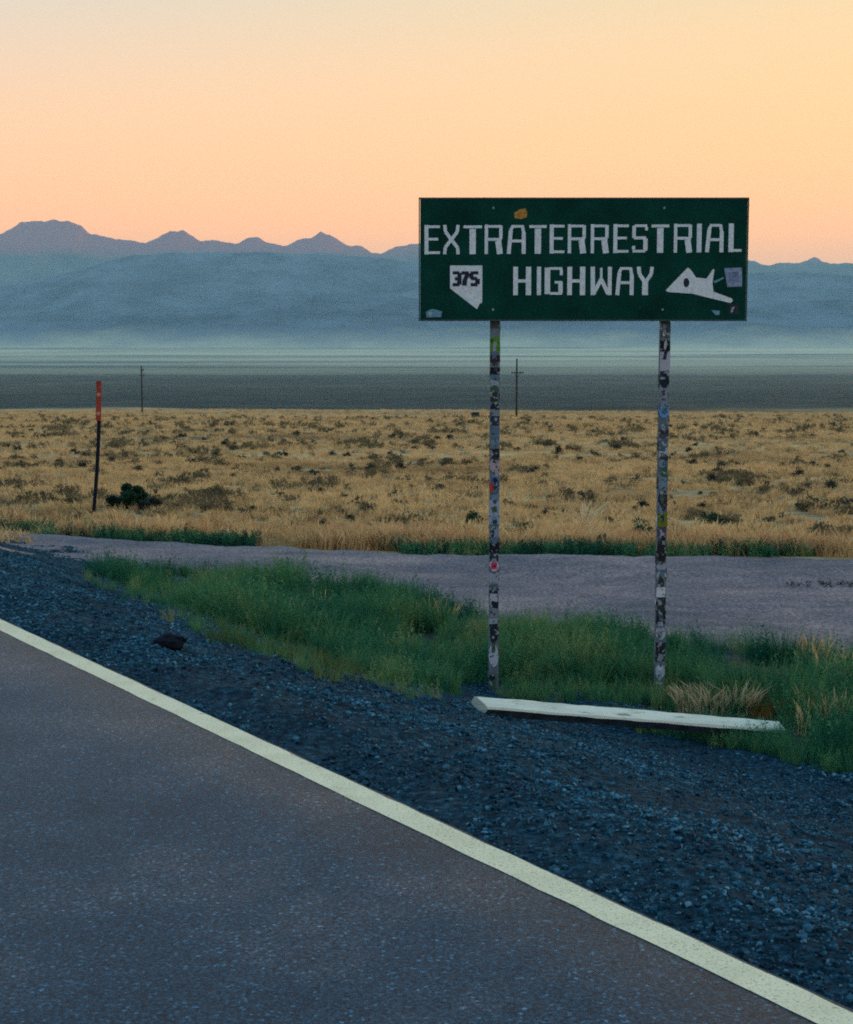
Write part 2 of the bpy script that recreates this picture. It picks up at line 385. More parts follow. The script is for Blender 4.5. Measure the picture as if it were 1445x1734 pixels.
def strip(name, us, ws, zfn, mat, smooth=True):
    uu, ww = np.meshgrid(us, ws, indexing='ij')
    x = uu * DX + (ww + DL) * NX; y = uu * DY + (ww + DL) * NY
    z = zfn(x, y, uu, ww)
    return mesh_np(name, np.stack([x, y, z], -1).reshape(-1, 3), grid_faces(*uu.shape)[:, ::-1], mat, smooth)
LW = 0.128
us = np.concatenate([np.arange(-60, 30, 0.25), np.arange(30, 420, 4)])
def road_prof(x, y, u, w):
    e = (fbm(u * 3.0, u * 0 + 3.3, 5) - 0.5) * 0.03
    return road_z(u) + np.where(w > 0.09, -0.16, 0) + np.where(w < -7.6, -0.16, 0) + 0 * e
road = obj('road', strip('road', us, np.array([-7.62, -7.6, -4, -2, -0.5, 0.07, 0.092, 0.1]), road_prof, M_ASPH))
tag(road, 'worn blue grey asphalt highway lane', kind='structure')
# ragged pavement edge
me = road.data
co = np.empty(len(me.vertices) * 3, np.float32); me.vertices.foreach_get('co', co); co = co.reshape(-1, 3)
wc = wv(co[:, 0], co[:, 1]); uc = uv(co[:, 0], co[:, 1]); sel = wc > 0.065
j = (fbm(uc * 2.2, uc * 0 + 1.7, 31) - 0.4) * 0.05
co[:, 0] += np.where(sel, j * NX, 0); co[:, 1] += np.where(sel, j * NY, 0)
me.vertices.foreach_set('co', co.ravel()); me.update()
us2 = np.concatenate([np.arange(-60, 40, 0.06), np.arange(40, 420, 4)])
me = strip('edge_line', us2, np.array([-LW / 2, LW / 2]), lambda x, y, u, w: road_z(u) + 0.0015, M_PAINT)
co = np.empty(len(me.vertices) * 3, np.float32); me.vertices.foreach_get('co', co); co = co.reshape(-1, 3)
uc = uv(co[:, 0], co[:, 1]); sg = np.sign(wv(co[:, 0], co[:, 1]))
j = (fbm(uc * 6, sg * 5 + 20, 8) - 0.5) * 0.012
co[:, 0] += j * NX; co[:, 1] += j * NY
me.vertices.foreach_set('co', co.ravel()); me.update()
obj('edge_line', me, road)

def shoulder_bump(x, y):
    return (fbm(x * 5, y * 5, 40, 3) - 0.5) * 0.05 + (fbm(x * 1.2, y * 1.2, 41, 3) - 0.5) * 0.06 + np.maximum(0, fbm(x * 11, y * 11, 44, 2) - 0.5) * 0.06
def shoulder_z(x, y, u=None, w=None):
    w = wv(x, y)
    lip = sstep(0.05, 0.4, w)
    return gz(x, y) + 0.03 + shoulder_bump(x, y) * lip - (1 - lip) * 0.012 - sstep(4.6, 5.6, w) * 0.15
usS = np.concatenate([np.arange(-14, 14, 0.045), np.arange(14, 60, 0.3)])
wsS = np.concatenate([np.arange(0.07, 5.7, 0.05)])
tag(obj('gravel_shoulder', strip('gravel_shoulder', usS, wsS, shoulder_z, M_GRAV)), 'dark blue grey gravel shoulder sloping from the road edge', kind='structure')

def interp_line(pts):
    xs = [p[0] for p in pts]; ys = [p[1] for p in pts]
    def f(x):
        if x < xs[0]: return ys[0] + (x - xs[0]) * (ys[1] - ys[0]) / (xs[1] - xs[0])
        if x > xs[-1]: return ys[-1] + (x - xs[-1]) * (ys[-1] - ys[-2]) / (xs[-1] - xs[-2])
        return float(np.interp(x, xs, ys))
    return f
TR_UP = interp_line([(-100, 897), (0, 903), (150, 914), (500, 931), (850, 942), (1445, 950), (1600, 951)])
TR_LO = interp_line([(-100, 926), (0, 937), (150, 958), (400, 996), (600, 1024), (850, 1072), (1000, 1094), (1200, 1118), (1445, 1150), (1600, 1168)])
def build_track():
    rows = []; nW = 26
    for px in np.arange(-420, 2000, 11):
        a = np.array(hit(px, TR_UP(px))); b = np.array(hit(px, TR_LO(px)))
        a = a + (a - b) / np.linalg.norm(a - b) * ((fbm(np.array(px * 0.02), np.array(2.0), 3) - 0.5) * 0.5)
        rows.append([a * (1 - t) + b * t for t in np.linspace(0, 1, nW)])
    P = np.array(rows); x, y = P[..., 0], P[..., 1]
    t = np.linspace(0, 1, nW)[None, :]
    rut = -0.02 * np.exp(-((t - 0.33) / 0.09) ** 2) - 0.02 * np.exp(-((t - 0.66) / 0.09) ** 2)
    z = gz(x, y) + 0.05 + rut + (fbm(x * 2.5, y * 2.5, 61, 4) - 0.5) * 0.05 - 0.12 * (1 - sstep(0, 0.05, t)) - 0.10 * sstep(0.96, 1, t)
    me = mesh_np('gravel_track', np.stack([x, y, z], -1).reshape(-1, 3), grid_faces(*x.shape)[:, ::-1], M_TRACK, True)
    tag(obj('gravel_track', me), 'pale grey gravel track running behind the sign', kind='structure')
build_track()

# ------------------------------------------------------------------ mountains
def ridge_mesh(name, pts, Yr, depth_f, depth_b, seed, mat, label, rough, dx=60, floor=-80, xr=None):
    xs = np.array([at(p[0], p[1], Yr)[0] for p in pts]); zs = np.array([at(p[0], p[1], Yr)[2] for p in pts])
    X = np.arange(xs[0], xs[-1], dx)
    top = np.interp(X, xs, zs)
    top = top + (fbm(X / 170, X * 0 + seed, seed, 5) - 0.5) * rough
    t = np.concatenate([np.linspace(-1, 0, 46), np.linspace(0.06, 1, 14)])
    XX, T = np.meshgrid(X, t)
    Y = Yr + np.where(T < 0, T * depth_f, T * depth_b)
    prof = np.where(T < 0, (1 + T), (1 - T)) ; prof = np.clip(prof, 0, 1)
    gul = (fbm(XX / 900 + T * 0.8, T * 2.2 + 4, seed + 5, 4) - 0.5)
    Z = floor + (top[None, :] - floor) * (prof ** 1.35 + gul * 0.38 * np.sin(np.pi * np.clip(prof, 0, 1)) ** 1)
    Z = np.where(T == 0, top[None, :], Z)
    Z = np.minimum(Z, (np.where(T <= 0, 1e9, top[None, :] - 4)))
    XS = XX * (Y / Yr) if depth_f < 0 else XX
    me = mesh_np(name, np.stack([XS, Y, Z], -1).reshape(-1, 3), grid_faces(*XX.shape), mat, True)
    return tag(obj(name, me), label, kind='structure')
BACK = [(-2600, 470), (-1500, 440), (-700, 425), (-300, 415), (-90, 412), (0, 396), (14, 388), (34, 374), (60, 372), (92, 371), (112, 375), (138, 380), (150, 392), (172, 402), (205, 405), (246, 413), (262, 404), (290, 387), (300, 390), (310, 388), (342, 408), (358, 409), (375, 412), (398, 412), (412, 404), (436, 404), (450, 412), (480, 416), (505, 408), (528, 402), (543, 392), (552, 398), (580, 409), (612, 416), (630, 428), (645, 429), (675, 418), (695, 414), (760, 418), (900, 425), (1100, 436), (1262, 440), (1300, 447), (1345, 447), (1365, 441), (1385, 440), (1410, 446), (1445, 449), (1600, 446), (1900, 458), (2600, 440), (4200, 470)]
FRONT = [(-2600, 520), (-1200, 510), (-400, 498), (0, 484), (90, 468), (160, 450), (230, 432), (300, 428), (420, 427), (540, 429), (640, 436), (720, 446), (850, 462), (1000, 466), (1150, 462), (1262, 463), (1350, 462), (1445, 466), (1700, 480), (2600, 500), (4200, 510)]
MID = [(-2600, 560), (-600, 552), (0, 545), (150, 530), (330, 522), (460, 502), (560, 497), (640, 499), (760, 512), (900, 520), (1100, 516), (1262, 518), (1400, 508), (1500, 505), (1800, 530), (4200, 550)]
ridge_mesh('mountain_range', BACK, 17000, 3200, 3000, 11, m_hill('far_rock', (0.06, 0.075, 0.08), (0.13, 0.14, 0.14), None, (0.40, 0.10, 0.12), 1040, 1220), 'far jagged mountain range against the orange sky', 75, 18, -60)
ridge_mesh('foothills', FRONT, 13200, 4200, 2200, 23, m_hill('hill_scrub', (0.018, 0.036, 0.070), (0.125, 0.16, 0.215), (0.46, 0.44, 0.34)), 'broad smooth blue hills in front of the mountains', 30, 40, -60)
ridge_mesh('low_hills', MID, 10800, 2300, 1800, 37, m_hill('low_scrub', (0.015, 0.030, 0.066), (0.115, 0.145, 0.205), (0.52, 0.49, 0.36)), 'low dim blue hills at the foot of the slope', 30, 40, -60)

# ------------------------------------------------------------------ highway sign
SY = 12.3
S0 = at(712, 541, SY); S1 = at(1262, 541, SY); ST = at(987, 337, SY)
SW = S1[0] - S0[0]; SH = ST[2] - S0[2]
sx = SW / 550.0                                  # metres per photograph pixel in the plane of the sign
base = (float((S0[0] + S1[0]) / 2), SY, float(gz((S0[0] + S1[0]) / 2, SY)))
sign = empty('highway_sign', base)
tag(sign, 'dark green highway sign with white lettering on two sticker-covered posts', 'sign')
def lx(px): return (px - 987) * sx
def lz(py): return S0[2] - base[2] + (541 - py) * SH / 204.0
M_SIGN = plain('sign_green', (0.003, 0.046, 0.032), 0.35, 3.0, 0.8, 0.08)
M_WHITE = plain('sign_white', (0.72, 0.74, 0.74), 0.16, 40, 0.7, 0.15)
M_BLACK = plain('sign_black', (0.012, 0.014, 0.03), 0.2, 40, 0.6)
M_METAL = plain('galvanised', (0.25, 0.29, 0.31), 0.3, 14, 0.55, 0.5)
MB().box(lx(712), lx(1262), -0.005, 0.005, lz(541), lz(337)).build('panel', M_SIGN, sign, bevel=0.002)
mb = MB(); e = 0.012
mb.box(lx(712) - 0.003, lx(1262) + 0.003, -0.009, 0.012, lz(337) - 0.001, lz(337) + e)
mb.box(lx(712) - 0.003, lx(1262) + 0.003, -0.009, 0.012, lz(541) - e, lz(541) + 0.001)
mb.box(lx(712) - e, lx(712) - 0.0032, -0.0085, 0.0118, lz(541) - e, lz(337) + e)
mb.box(lx(1262) + 0.0032, lx(1262) + e, -0.0085, 0.0118, lz(541) - e, lz(337) + e)
mb.build('edge_trim', plain('trim_metal', (0.035, 0.055, 0.055), 0.3, 20, 0.5), sign)
for zc in (385, 490):
    MB().box(lx(722), lx(1252), 0.0055, 0.05, lz(zc) - 0.03, lz(zc) + 0.03).build('stringer', M_METAL, sign)
# stroke letters: unit cell, x right, y up; (x0,y0,x1,y1,width)
T, K = 0.13, 0.24
GLY = {
 'E': [(0.10, 0, 0.10, 1, .2), (0.2, .94, 1, .94, T), (0.2, .52, .88, .52, T), (0.2, .06, 1, .06, T)],
 'X': [(0.10, 1, 0.16, .76, .17), (.16, .76, .5, .5, .17), (.5, .5, .88, .22, .17), (.88, .22, .9, 0, .17), (.9, 1, .85, .76, .17), (.85, .76, .5, .5, .17), (.5, .5, .14, .24, .17), (.14, .24, .1, 0, .17)],
 'T': [(0, .93, 1, .93, .14), (.5, 0, .5, .86, .32)],
 'R': [(.08, 0, .08, 1, .17), (.17, .94, .86, .94, T), (.86, .52, .86, .97, .17), (.17, .5, .9, .5, .14), (.72, .45, .82, 0, .30)],
 'A': [(.09, 0, .20, .8, .2), (.18, .8, .34, .97, .16), (.3, .94, .84, .94, T), (.82, .97, .9, .7, .16), (.9, 0, .9, .72, .2), (.2, .44, .8, .44, .14)],
 'S': [(.16, .94, .96, .94, T), (.12, .52, .12, .94, .18), (.12, .52, .9, .52, .15), (.86, .08, .86, .5, .22), (.04, .06, .86, .06, T), (.92, .78, .92, .9, .14), (.1, .12, .1, .24, .16)],
 'I': [(.5, 0, .5, 1, .8)],
 'L': [(.24, 0, .24, 1, .26), (.36, .06, 1, .06, T)],
 'H': [(.12, 0, .12, 1, .24), (.86, 0, .86, 1, .27), (.24, .5, .74, .5, .16)],
 'G': [(.14, .04, .14, .97, .28), (.27, .94, .98, .94, T), (.92, .70, .92, .9, .15), (.27, .06, .98, .06, T), (.88, .08, .88, .46, .22), (.55, .45, .98, .45, .13)],
 'W': [(.12, 0, .10, 1, .22), (.14, .04, .5, .56, .2), (.5, .56, .84, .04, .2), (.9, 0, .9, 1, .2), (.5, .5, .5, .96, .12)],
 'Y': [(.08, 1, .14, .74, .2), (.14, .74, .5, .44, .2), (.92, 1, .87, .74, .18), (.87, .74, .5, .44, .18), (.5, 0, .5, .5, .3)],
 '3': [(0.05, .93, .9, .93, .16), (.88, .06, .88, .94, .22), (.3, .5, .8, .5, .16), (0.05, .07, .9, .07, .16)],
 '7': [(0, .92, .95, .92, .17), (.86, .9, .45, .42, .22), (.45, .45, .38, 0, .24)],
 '5': [(.06, .93, .95, .93, .16), (.14, .5, .14, .92, .22), (.1, .52, .8, .52, .16), (.84, .1, .84, .5, .24), (.05, .07, .84, .07, .16)],
}
def glyph(ch, px0, px1, py0, py1, mat, parent, y=-0.0052, shift=(0, 0)):
    """one letter as flat raised strokes; the photograph px box gives its place on the panel"""
    x0, x1, z0, z1 = lx(px0), lx(px1), lz(py1), lz(py0); wd = x1 - x0; ht = z1 - z0
    m = MB(); cell = wd if ch != 'I' else wd
    for i, (a, b, c, d, w) in enumerate(GLY[ch]):
        ax, az, bx, bz = a * wd, b * ht, c * wd, d * ht
        L = math.hypot(bx - ax, bz - az); nx, nz = -(bz - az) / L, (bx - ax) / L
        k = w * (wd if ch == 'I' else 33 * sx) / 2     # stroke width in units of a 36 px letter
        q = [(ax + nx * k, az + nz * k), (bx + nx * k, bz + nz * k), (bx - nx * k, bz - nz * k), (ax - nx * k, az - nz * k)]
        m.prism([(x0 + p[0], z0 + p[1]) for p in q], y - 0.0012 - 0.0003 * i, y)
    return m.build('letter' if ch.isalpha() else 'numeral', mat, parent)
def cpx(v): return v / 2.408 + 690
def cpy(v): return v / 2.408 + 310
ROW1 = [('E', 72, 133), ('X', 145, 213), ('T', 228, 303), ('R', 315, 390), ('A', 405, 480), ('T', 495, 565), ('E', 580, 638), ('R', 652, 728), ('R', 745, 820), ('E', 838, 898), ('S', 912, 975), ('T', 990, 1062), ('R', 1082, 1158), ('I', 1172, 1196), ('A', 1210, 1282), ('L', 1300, 1356)]
ROW2 = [('H', 432, 503), ('I', 525, 546), ('G', 560, 632), ('H', 652, 723), ('W', 745, 832), ('A', 848, 920), ('Y', 935, 1000)]
for k, (ch, a, b) in enumerate(ROW1):
    t = (k / 15.0) * -6
    glyph(ch, cpx(a), cpx(b), cpy(170 + t), cpy(290 + t * 1.6), M_WHITE, sign)
for ch, a, b in ROW2: glyph(ch, cpx(a), cpx(b), cpy(340), cpy(456), M_WHITE, sign)
def outline(pts): return [(lx(cpx(a)), lz(cpy(b))) for a, b in pts]
sh = MB().prism(outline([(174, 335), (305, 335), (305, 488), (295, 490), (284, 514), (174, 428)]), -0.0066, -0.0052).build('route_shield', M_WHITE, sign)
for ch, a, b in (('3', 183, 216), ('7', 220, 252), ('5', 256, 291)):
    glyph(ch, cpx(a), cpx(b), cpy(361), cpy(417), M_BLACK, sh, -0.0067)
jt = MB().prism(outline([(1052, 436), (1140, 343), (1152, 352), (1174, 384), (1216, 389), (1243, 349), (1248, 352), (1241, 408), (1246, 442), (1322, 470), (1326, 480), (1316, 488), (1240, 470), (1160, 450), (1060, 443)]), -0.0066, -0.0052).build('aircraft_emblem', M_WHITE, sign)
dot = [(1135 + 12 * math.cos(q), 405 + 19 * math.sin(q)) for q in np.linspace(0, 2 * math.pi, 14, endpoint=False)]
MB().prism(outline(dot), -0.0078, -0.0067).build('cockpit_mark', M_BLACK, jt)
def stick(col, pts, y=-0.0060, name=None):
    c = tuple(round(v, 3) for v in col)
    mt = plain('sticker_%d_%d_%d' % tuple(int(v * 1000) for v in c), c, 0.45, 60, 0.5, 0.4)
    return MB().prism(outline(pts), y, -0.0052).build('sticker', mt, sign)
stick((0.42, 0.20, 0.02), [(432, 122), (452, 108), (478, 102), (486, 118), (484, 138), (462, 146), (436, 143)])
stick((0.23, 0.28, 0.40), [(1288, 346), (1360, 343), (1362, 420), (1302, 423)])
o = stick((0.14, 0.19, 0.30), [(1306, 362), (1344, 360), (1346, 402), (1310, 404)], -0.0068)
stick((0.10, 0.30, 0.33), [(1244, 400), (1284, 382), (1288, 388), (1250, 408)])
stick((0.12, 0.28, 0.36), [(76, 524), (100, 512), (142, 522), (138, 546), (78, 548)])
stick((0.30, 0.40, 0.44), [(84, 528), (98, 524), (100, 542), (86, 544)], -0.0068)
stick((0.14, 0.32, 0.38), [(1240, 518), (1274, 520), (1272, 536), (1256, 538)])
stick((0.006, 0.012, 0.022), [(1310, 494), (1350, 494), (1350, 534), (1312, 534)])
stick((0.25, 0.3, 0.34), [(1322, 506), (1334, 504), (1324, 528), (1318, 528)], -0.0068)
for bx_ in (835, 1122):
    for by_ in (352, 524):
        q = [(bx_ + 2.0 * math.cos(t), by_ + 2.0 * math.sin(t)) for t in np.linspace(0, 6.283, 8, endpoint=False)]
        MB().prism([(lx(a), lz(b)) for a, b in q], -0.011, -0.0052).build('bolt', M_METAL, sign)
# posts with stickers
PW = 0.040
def rrect(hw, r=0.010):
    p = []
    for cxs, czs, a0 in ((1, 1, 0), (-1, 1, 90), (-1, -1, 180), (1, -1, 270)):
        for a in (0, 45, 90):
            p.append((cxs * (hw - r) + r * math.cos(R(a0 + a)), czs * (hw - r) + r * math.sin(R(a0 + a))))
    return p
PAL = [(0.03, 0.035, 0.045), (0.05, 0.08, 0.11), (0.30, 0.33, 0.38), (0.42, 0.42, 0.46), (0.10, 0.17, 0.23), (0.16, 0.25, 0.32), (0.015, 0.018, 0.03), (0.22, 0.24, 0.27), (0.35, 0.31, 0.36), (0.07, 0.12, 0.14), (0.62, 0.62, 0.64), (0.015, 0.02, 0.03), (0.02, 0.04, 0.06), (0.08, 0.06, 0.09), (0.05, 0.10, 0.06)]
SPEC = {0: [(546, 556, (0.07, 0.09, 0.10)), (571, 597, (0.10, 0.26, 0.02)), (601, 613, (0.05, 0.02, 0.03)), (622, 634, (0.012, 0.012, 0.02)), (776, 800, (0.42, 0.33, 0.36)), (806, 838, (0.05, 0.14, 0.28)), (847, 888, (0.32, 0.36, 0.46)), (918, 936, (0.01, 0.012, 0.02)), (948, 968, (0.55, 0.42, 0.48)), (1090, 1130, (0.46, 0.46, 0.52)), (760, 776, (0.02, 0.02, 0.03)), (890, 916, (0.22, 0.28, 0.34))],
        1: [(546, 572, (0.06, 0.09, 0.09)), (575, 594, (0.008, 0.008, 0.012)), (596, 628, (0.42, 0.40, 0.46)), (684, 708, (0.12, 0.30, 0.55)), (830, 866, (0.04, 0.03, 0.04)), (868, 892, (0.16, 0.18, 0.02)), (906, 956, (0.016, 0.018, 0.024)), (966, 984, (0.38, 0.40, 0.44)), (1034, 1056, (0.02, 0.022, 0.03)), (1060, 1084, (0.42, 0.43, 0.46)), (1088, 1120, (0.02, 0.022, 0.03)), (1124, 1150, (0.40, 0.42, 0.47))]}
M_POST = plain('post_grey', (0.13, 0.16, 0.18), 0.5, 9, 0.7, 0.2)
rs = random.Random(5)
def vinyl(c):
    nm = 'vinyl_%d_%d_%d' % tuple(int(v * 100) for v in c)
    if nm in MATS: return MATS[nm]
    m, n, l, b = newmat(nm, 0.6, 0.15); p = wpos(n); lum = sum(c) / 3
    k = tuple(min(0.7, v * 0.5 + 0.30) for v in c) if lum < 0.12 else tuple(v * 0.16 for v in c)
    r = ramp(n, [(0.56, c), (0.61, k)]); l.new(noise(n, l, 26, 3, p, 0.6), r.inputs[0]); l.new(r.outputs[0], b.inputs['Base Color'])
    MATS[nm] = m; return m
def post_sticker(post, x0, x1, zc, hgt, face, col, tilt, lift):
    """thin vinyl plate on one face of the square post"""
    c = tuple(round(v, 2) for v in col)
    mt = vinyl(c)
    xm = (x0 + x1) / 2; hw = (x1 - x0) / 2; kind = rs.random(); pts = []
    if kind < 0.3:
        pts = [(hw * math.cos(q), hgt / 2 * math.sin(q)) for q in np.linspace(0, 2 * math.pi, 12, endpoint=False)]
    else:
        pts = [(-hw, -hgt / 2), (hw, -hgt / 2), (hw, hgt / 2), (-hw, hgt / 2)]
    ca, sa = math.cos(tilt), math.sin(tilt)
    pts = [(a * ca - b * sa, a * sa + b * ca) for a, b in pts]
    pts = [(max(-PW - 0.0015, min(PW + 0.0015, xm + a)), zc + b) for a, b in pts]
    o = MB().prism(pts, -PW - lift, -PW - lift + 0.0008).build('sticker', mt, post)
    if face: o.rotation_euler = (0, 0, face)
    return o
for k, (ptop, pbot) in enumerate(((838.5, 834.0), (1126.0, 1118.0))):
    X = float(at(ptop, 560, SY + 0.09)[0]); gzp = float(gz(X, SY + 0.09))
    ztop = lz(345) + base[2]
    rr_ = rrect(PW); n = len(rr_); v = []
    zb, zt = gzp - 0.35, ztop
    for z in (zb, zt): v += [(a, b, z - base[2]) for a, b in rr_]
    f = [tuple(range(n))[::-1], tuple(range(n, 2 * n))] + [(i, (i + 1) % n, n + (i + 1) % n, n + i) for i in range(n)]
    me = bpy.data.meshes.new('post'); me.from_pydata(v, [], f); me.materials.append(M_POST); me.update()
    post = obj('post', me, sign, (X - base[0], 0.0915, 0))
    def pz(py): return float(at(834, py, SY + 0.05)[2]) - base[2]
    y = 546.0; spec = sorted(SPEC[k]); lift = 0.0012
    used = [(s[0], s[1]) for s in spec]
    i = 0
    for s0, s1, c in spec:
        post_sticker(post, -PW - 0.001, PW + 0.001, (pz(s0) + pz(s1)) / 2, abs(pz(s0) - pz(s1)), 0, c, rs.uniform(-0.05, 0.05), 0.0030 + 0.0002 * i); i += 1
    y = 548.0; j = 0
    while y < 1178:
        hpx = rs.uniform(7, 22); j += 1
        wpx = rs.uniform(0.55, 1.05) * PW; off = rs.uniform(-1, 1) * (PW - wpx)
        lift = 0.0011 + 0.0006 * (j % 3) + 0.0001 * (j % 4)
        inside = any(a - 2 < y + hpx / 2 < b + 2 for a, b in used)
        if inside and rs.random() < 0.45:
            post_sticker(post, off - wpx * 0.5, off + wpx * 0.5, pz(y + hpx / 2), hpx * 0.004, 0, rs.choice(PAL), rs.uniform(-0.3, 0.3), 0.0062 + 0.0001 * (j % 9))
        elif not inside and rs.random() < 0.95:
            post_sticker(post, off - wpx, off + wpx, pz(y + hpx / 2), hpx * 0.0052, 0, rs.choice(PAL), rs.uniform(-0.18, 0.18), lift)
        if rs.random() < 0.30:
            post_sticker(post, -PW, PW, pz(y + hpx / 2), hpx * 0.005, rs.choice((math.pi / 2, -math.pi / 2)), rs.choice(PAL), rs.uniform(-0.1, 0.1), lift)
        y += hpx * rs.uniform(0.55, 0.95)
    if k == 0:
        post_sticker(post, -PW, -PW + 0.03, pz(825), 0.085, 0, (0.50, 0.05, 0.03), 0.1, 0.0082)
        post_sticker(post, -0.022, 0.022, pz(958), 0.05, 0, (0.62, 0.03, 0.12), 0.0, 0.0084)

# ------------------------------------------------------------------ fallen white timber
pa = np.array(hit(812, 1217, gz)); pb = np.array(hit(1336, 1252, gz))
L = float(np.linalg.norm(pb - pa)); ang = math.atan2(pb[1] - pa[1], pb[0] - pa[0])
za, zb = float(shoulder_z(*pa)), float(gz(*pb) + 0.02)
BW, BH = 0.105, 0.078
def beam():
    n = 40; V = []; F = []
    prof = [(-BW / 2, -BH / 2), (-BW / 2, BH / 2 - 0.012), (-BW / 2 + 0.012, BH / 2), (BW / 2 - 0.012, BH / 2), (BW / 2, BH / 2 - 0.012), (BW / 2, -BH / 2)]
    for i in range(n + 1):
        x = L * i / n
        for q, (yy, zz) in enumerate(prof):
            cut = 0.0
            if i == 0: cut = (0.5 - yy / BW) * 0.07 - 0.035      # mitred ends
            if i == n: cut = -(yy / BW + 0.5) * 0.30
            jj = (vnoise(np.array(x * 9 + q * 3.1), np.array(q * 1.7), 77) - 0.5) * 0.006
            V.append((x + cut, yy + float(jj), zz + float(jj)))
    m = len(prof)
    for i in range(n):
        for q in range(m):
            q2 = (q + 1) % m; F.append((i * m + q, (i + 1) * m + q, (i + 1) * m + q2, i * m + q2))
    F.append(tuple(range(m))); F.append(tuple(n * m + q for q in range(m))[::-1])
    return V, F
V, F = beam()
mt, nn, ll, bb = newmat('chipped_white_paint', 0.7, 0.25)
tc = nn.new('ShaderNodeTexCoord').outputs['Object']
r1 = ramp(nn, [(0.30, (0.60, 0.62, 0.50)), (0.6, (0.80, 0.80, 0.66))]); ll.new(noise(nn, ll, 6, 5, tc, 0.6, (0.4, 3, 3)), r1.inputs[0])
r2 = ramp(nn, [(0.33, (0.16, 0.15, 0.13)), (0.41, (1, 1, 1))]); ll.new(noise(nn, ll, 14, 6, tc, 0.7, (0.35, 2, 2)), r2.inputs[0])
cc = mixc(nn, ll, 0.75, r1.outputs[0], r2.outputs[0], 'MULTIPLY'); ll.new(cc, bb.inputs['Base Color'])
me = bpy.data.meshes.new('white_timber'); me.from_pydata(V, [], F); me.materials.append(mt); me.update()
me.materials.append(plain('timber_shade', (0.040, 0.058, 0.072), 0.4, 12, 0.9, 0.1))       # shade of the sides and underside put into their colour
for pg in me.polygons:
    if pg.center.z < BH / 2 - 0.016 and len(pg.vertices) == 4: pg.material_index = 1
tb = obj('white_timber', me)
tb.location = (float(pa[0]), float(pa[1]), za + 0.048)
tb.rotation_mode = 'XYZ'
tb.rotation_euler = (R(38), -math.atan2(zb - za, L), ang)
tag(tb, 'white painted timber with mitred ends lying at the foot of the sign posts', 'timber')

# ------------------------------------------------------------------ orange topped marker post
mx, my = hit(158, 873, gz); mz = float(gz(mx, my))
mk = empty('marker_post', (mx, my, mz)); tag(mk, 'slim leaning roadside marker post with an orange top', 'marker')
top = at(168, 645, my); lean = top[0] - mx; mh = top[2] - mz
so = at(166.5, 712, my)[2] - mz
M_DARKP = plain('marker_dark', (0.012, 0.015, 0.026), 0.3, 20, 0.85, 0.05)
M_OR = plain('marker_orange', (0.34, 0.055, 0.032), 0.3, 12, 0.7, 0.15)
def lean_at(z): return lean * (z / mh) + 0.03 * math.sin(math.pi * z / mh)
pw = 0.035
MB().tube([(lean_at(z), 0.02, z) for z in np.linspace(-0.3, mh * 0.97, 12)], [pw] * 12, 8).build('pole', M_DARKP, mk)
m = MB(); zs_ = np.linspace(so, mh, 7)
for a, b in zip(zs_[:-1], zs_[1:]):
    m.prism([(lean_at(a) - 0.048, a), (lean_at(a) + 0.048, a), (lean_at(b) + 0.048, b), (lean_at(b) - 0.048, b)], -0.032, -0.020)
pl = m.build('orange_plate', M_OR, mk)
M_PALE = plain('marker_pale', (0.50, 0.24, 0.17), 0.3, 30, 0.6)
for zz in (so + (mh - so) * 0.66, so + (mh - so) * 0.18):
    MB().box(lean_at(zz) - 0.035, lean_at(zz) + 0.03, -0.0335, -0.0325, zz - 0.03, zz + 0.03).build('pale_mark', M_PALE, pl)

# ------------------------------------------------------------------ utility poles and box on the plain
M_POLE = plain('pole_wood', (0.035, 0.030, 0.028), 0.3, 3, 0.8)
M_INS = plain('insulator', (0.10, 0.11, 0.12), 0.2, 8, 0.4)
def utility_pole(px, ptop, pbase, Y, arms, yaw, label):
    b = at(px, pbase, Y); X = float(b[0]); gzv = float(gz(X, Y)); t = float(at(px, ptop, Y)[2]); h = t - gzv
    e = empty('utility_pole', (X, Y, gzv)); e.rotation_euler = (0, 0, yaw)
    tag(e, label, 'utility pole', 'poles on the plain')
    MB().tube([(0, 0, -1), (0, 0, h * 0.5), (0, 0, h)], [0.20, 0.17, 0.13], 10).build('pole', M_POLE, e)
    for za_, hl in arms:
        arm = MB().box(-hl, hl, -0.28, -0.14, h - za_ - 0.09, h - za_ + 0.09).build('crossarm', M_POLE, e)
        for s in (-0.9, -0.45, 0.45, 0.9):
            MB().tube([(s * hl, -0.21, h - za_ + 0.092), (s * hl, -0.21, h - za_ + 0.2), (s * hl, -0.21, h - za_ + 0.3)], [0.05, 0.08, 0.03], 8).build('insulator', M_INS, arm)
        for s in (-1, 1):
            MB().tube([(s * hl * 0.55, -0.21, h - za_ - 0.08), (0, -0.17, h - za_ - 0.8)], [0.03, 0.03], 6).build('brace', M_POLE, arm)
def pole_Y(px, py): return hit(px, py, gz)[1]
utility_pole(875, 607, 706, pole_Y(875, 706), [(2.4, 1.15)], R(25), 'taller dark utility pole with a crossarm standing behind the sign posts')
utility_pole(241, 619, 699, pole_Y(241, 699), [(1.0, 0.5), (2.2, 0.8)], R(55), 'far utility pole with short crossarms near the marker post')
bY = pole_Y(805, 707); bp = at(805, 707, bY); bs = bY / FPX
bx0 = empty('utility_box', (float(bp[0]), bY, float(gz(bp[0], bY)))); tag(bx0, 'small dark box sitting on the plain near the utility pole', 'box')
MB().box(-6.5 * bs, 6.5 * bs, -0.4, 0.4, -0.3, 8 * bs).build('cabinet', plain('box_dark', (0.02, 0.024, 0.03), 0.2, 2), bx0, bevel=0.03)
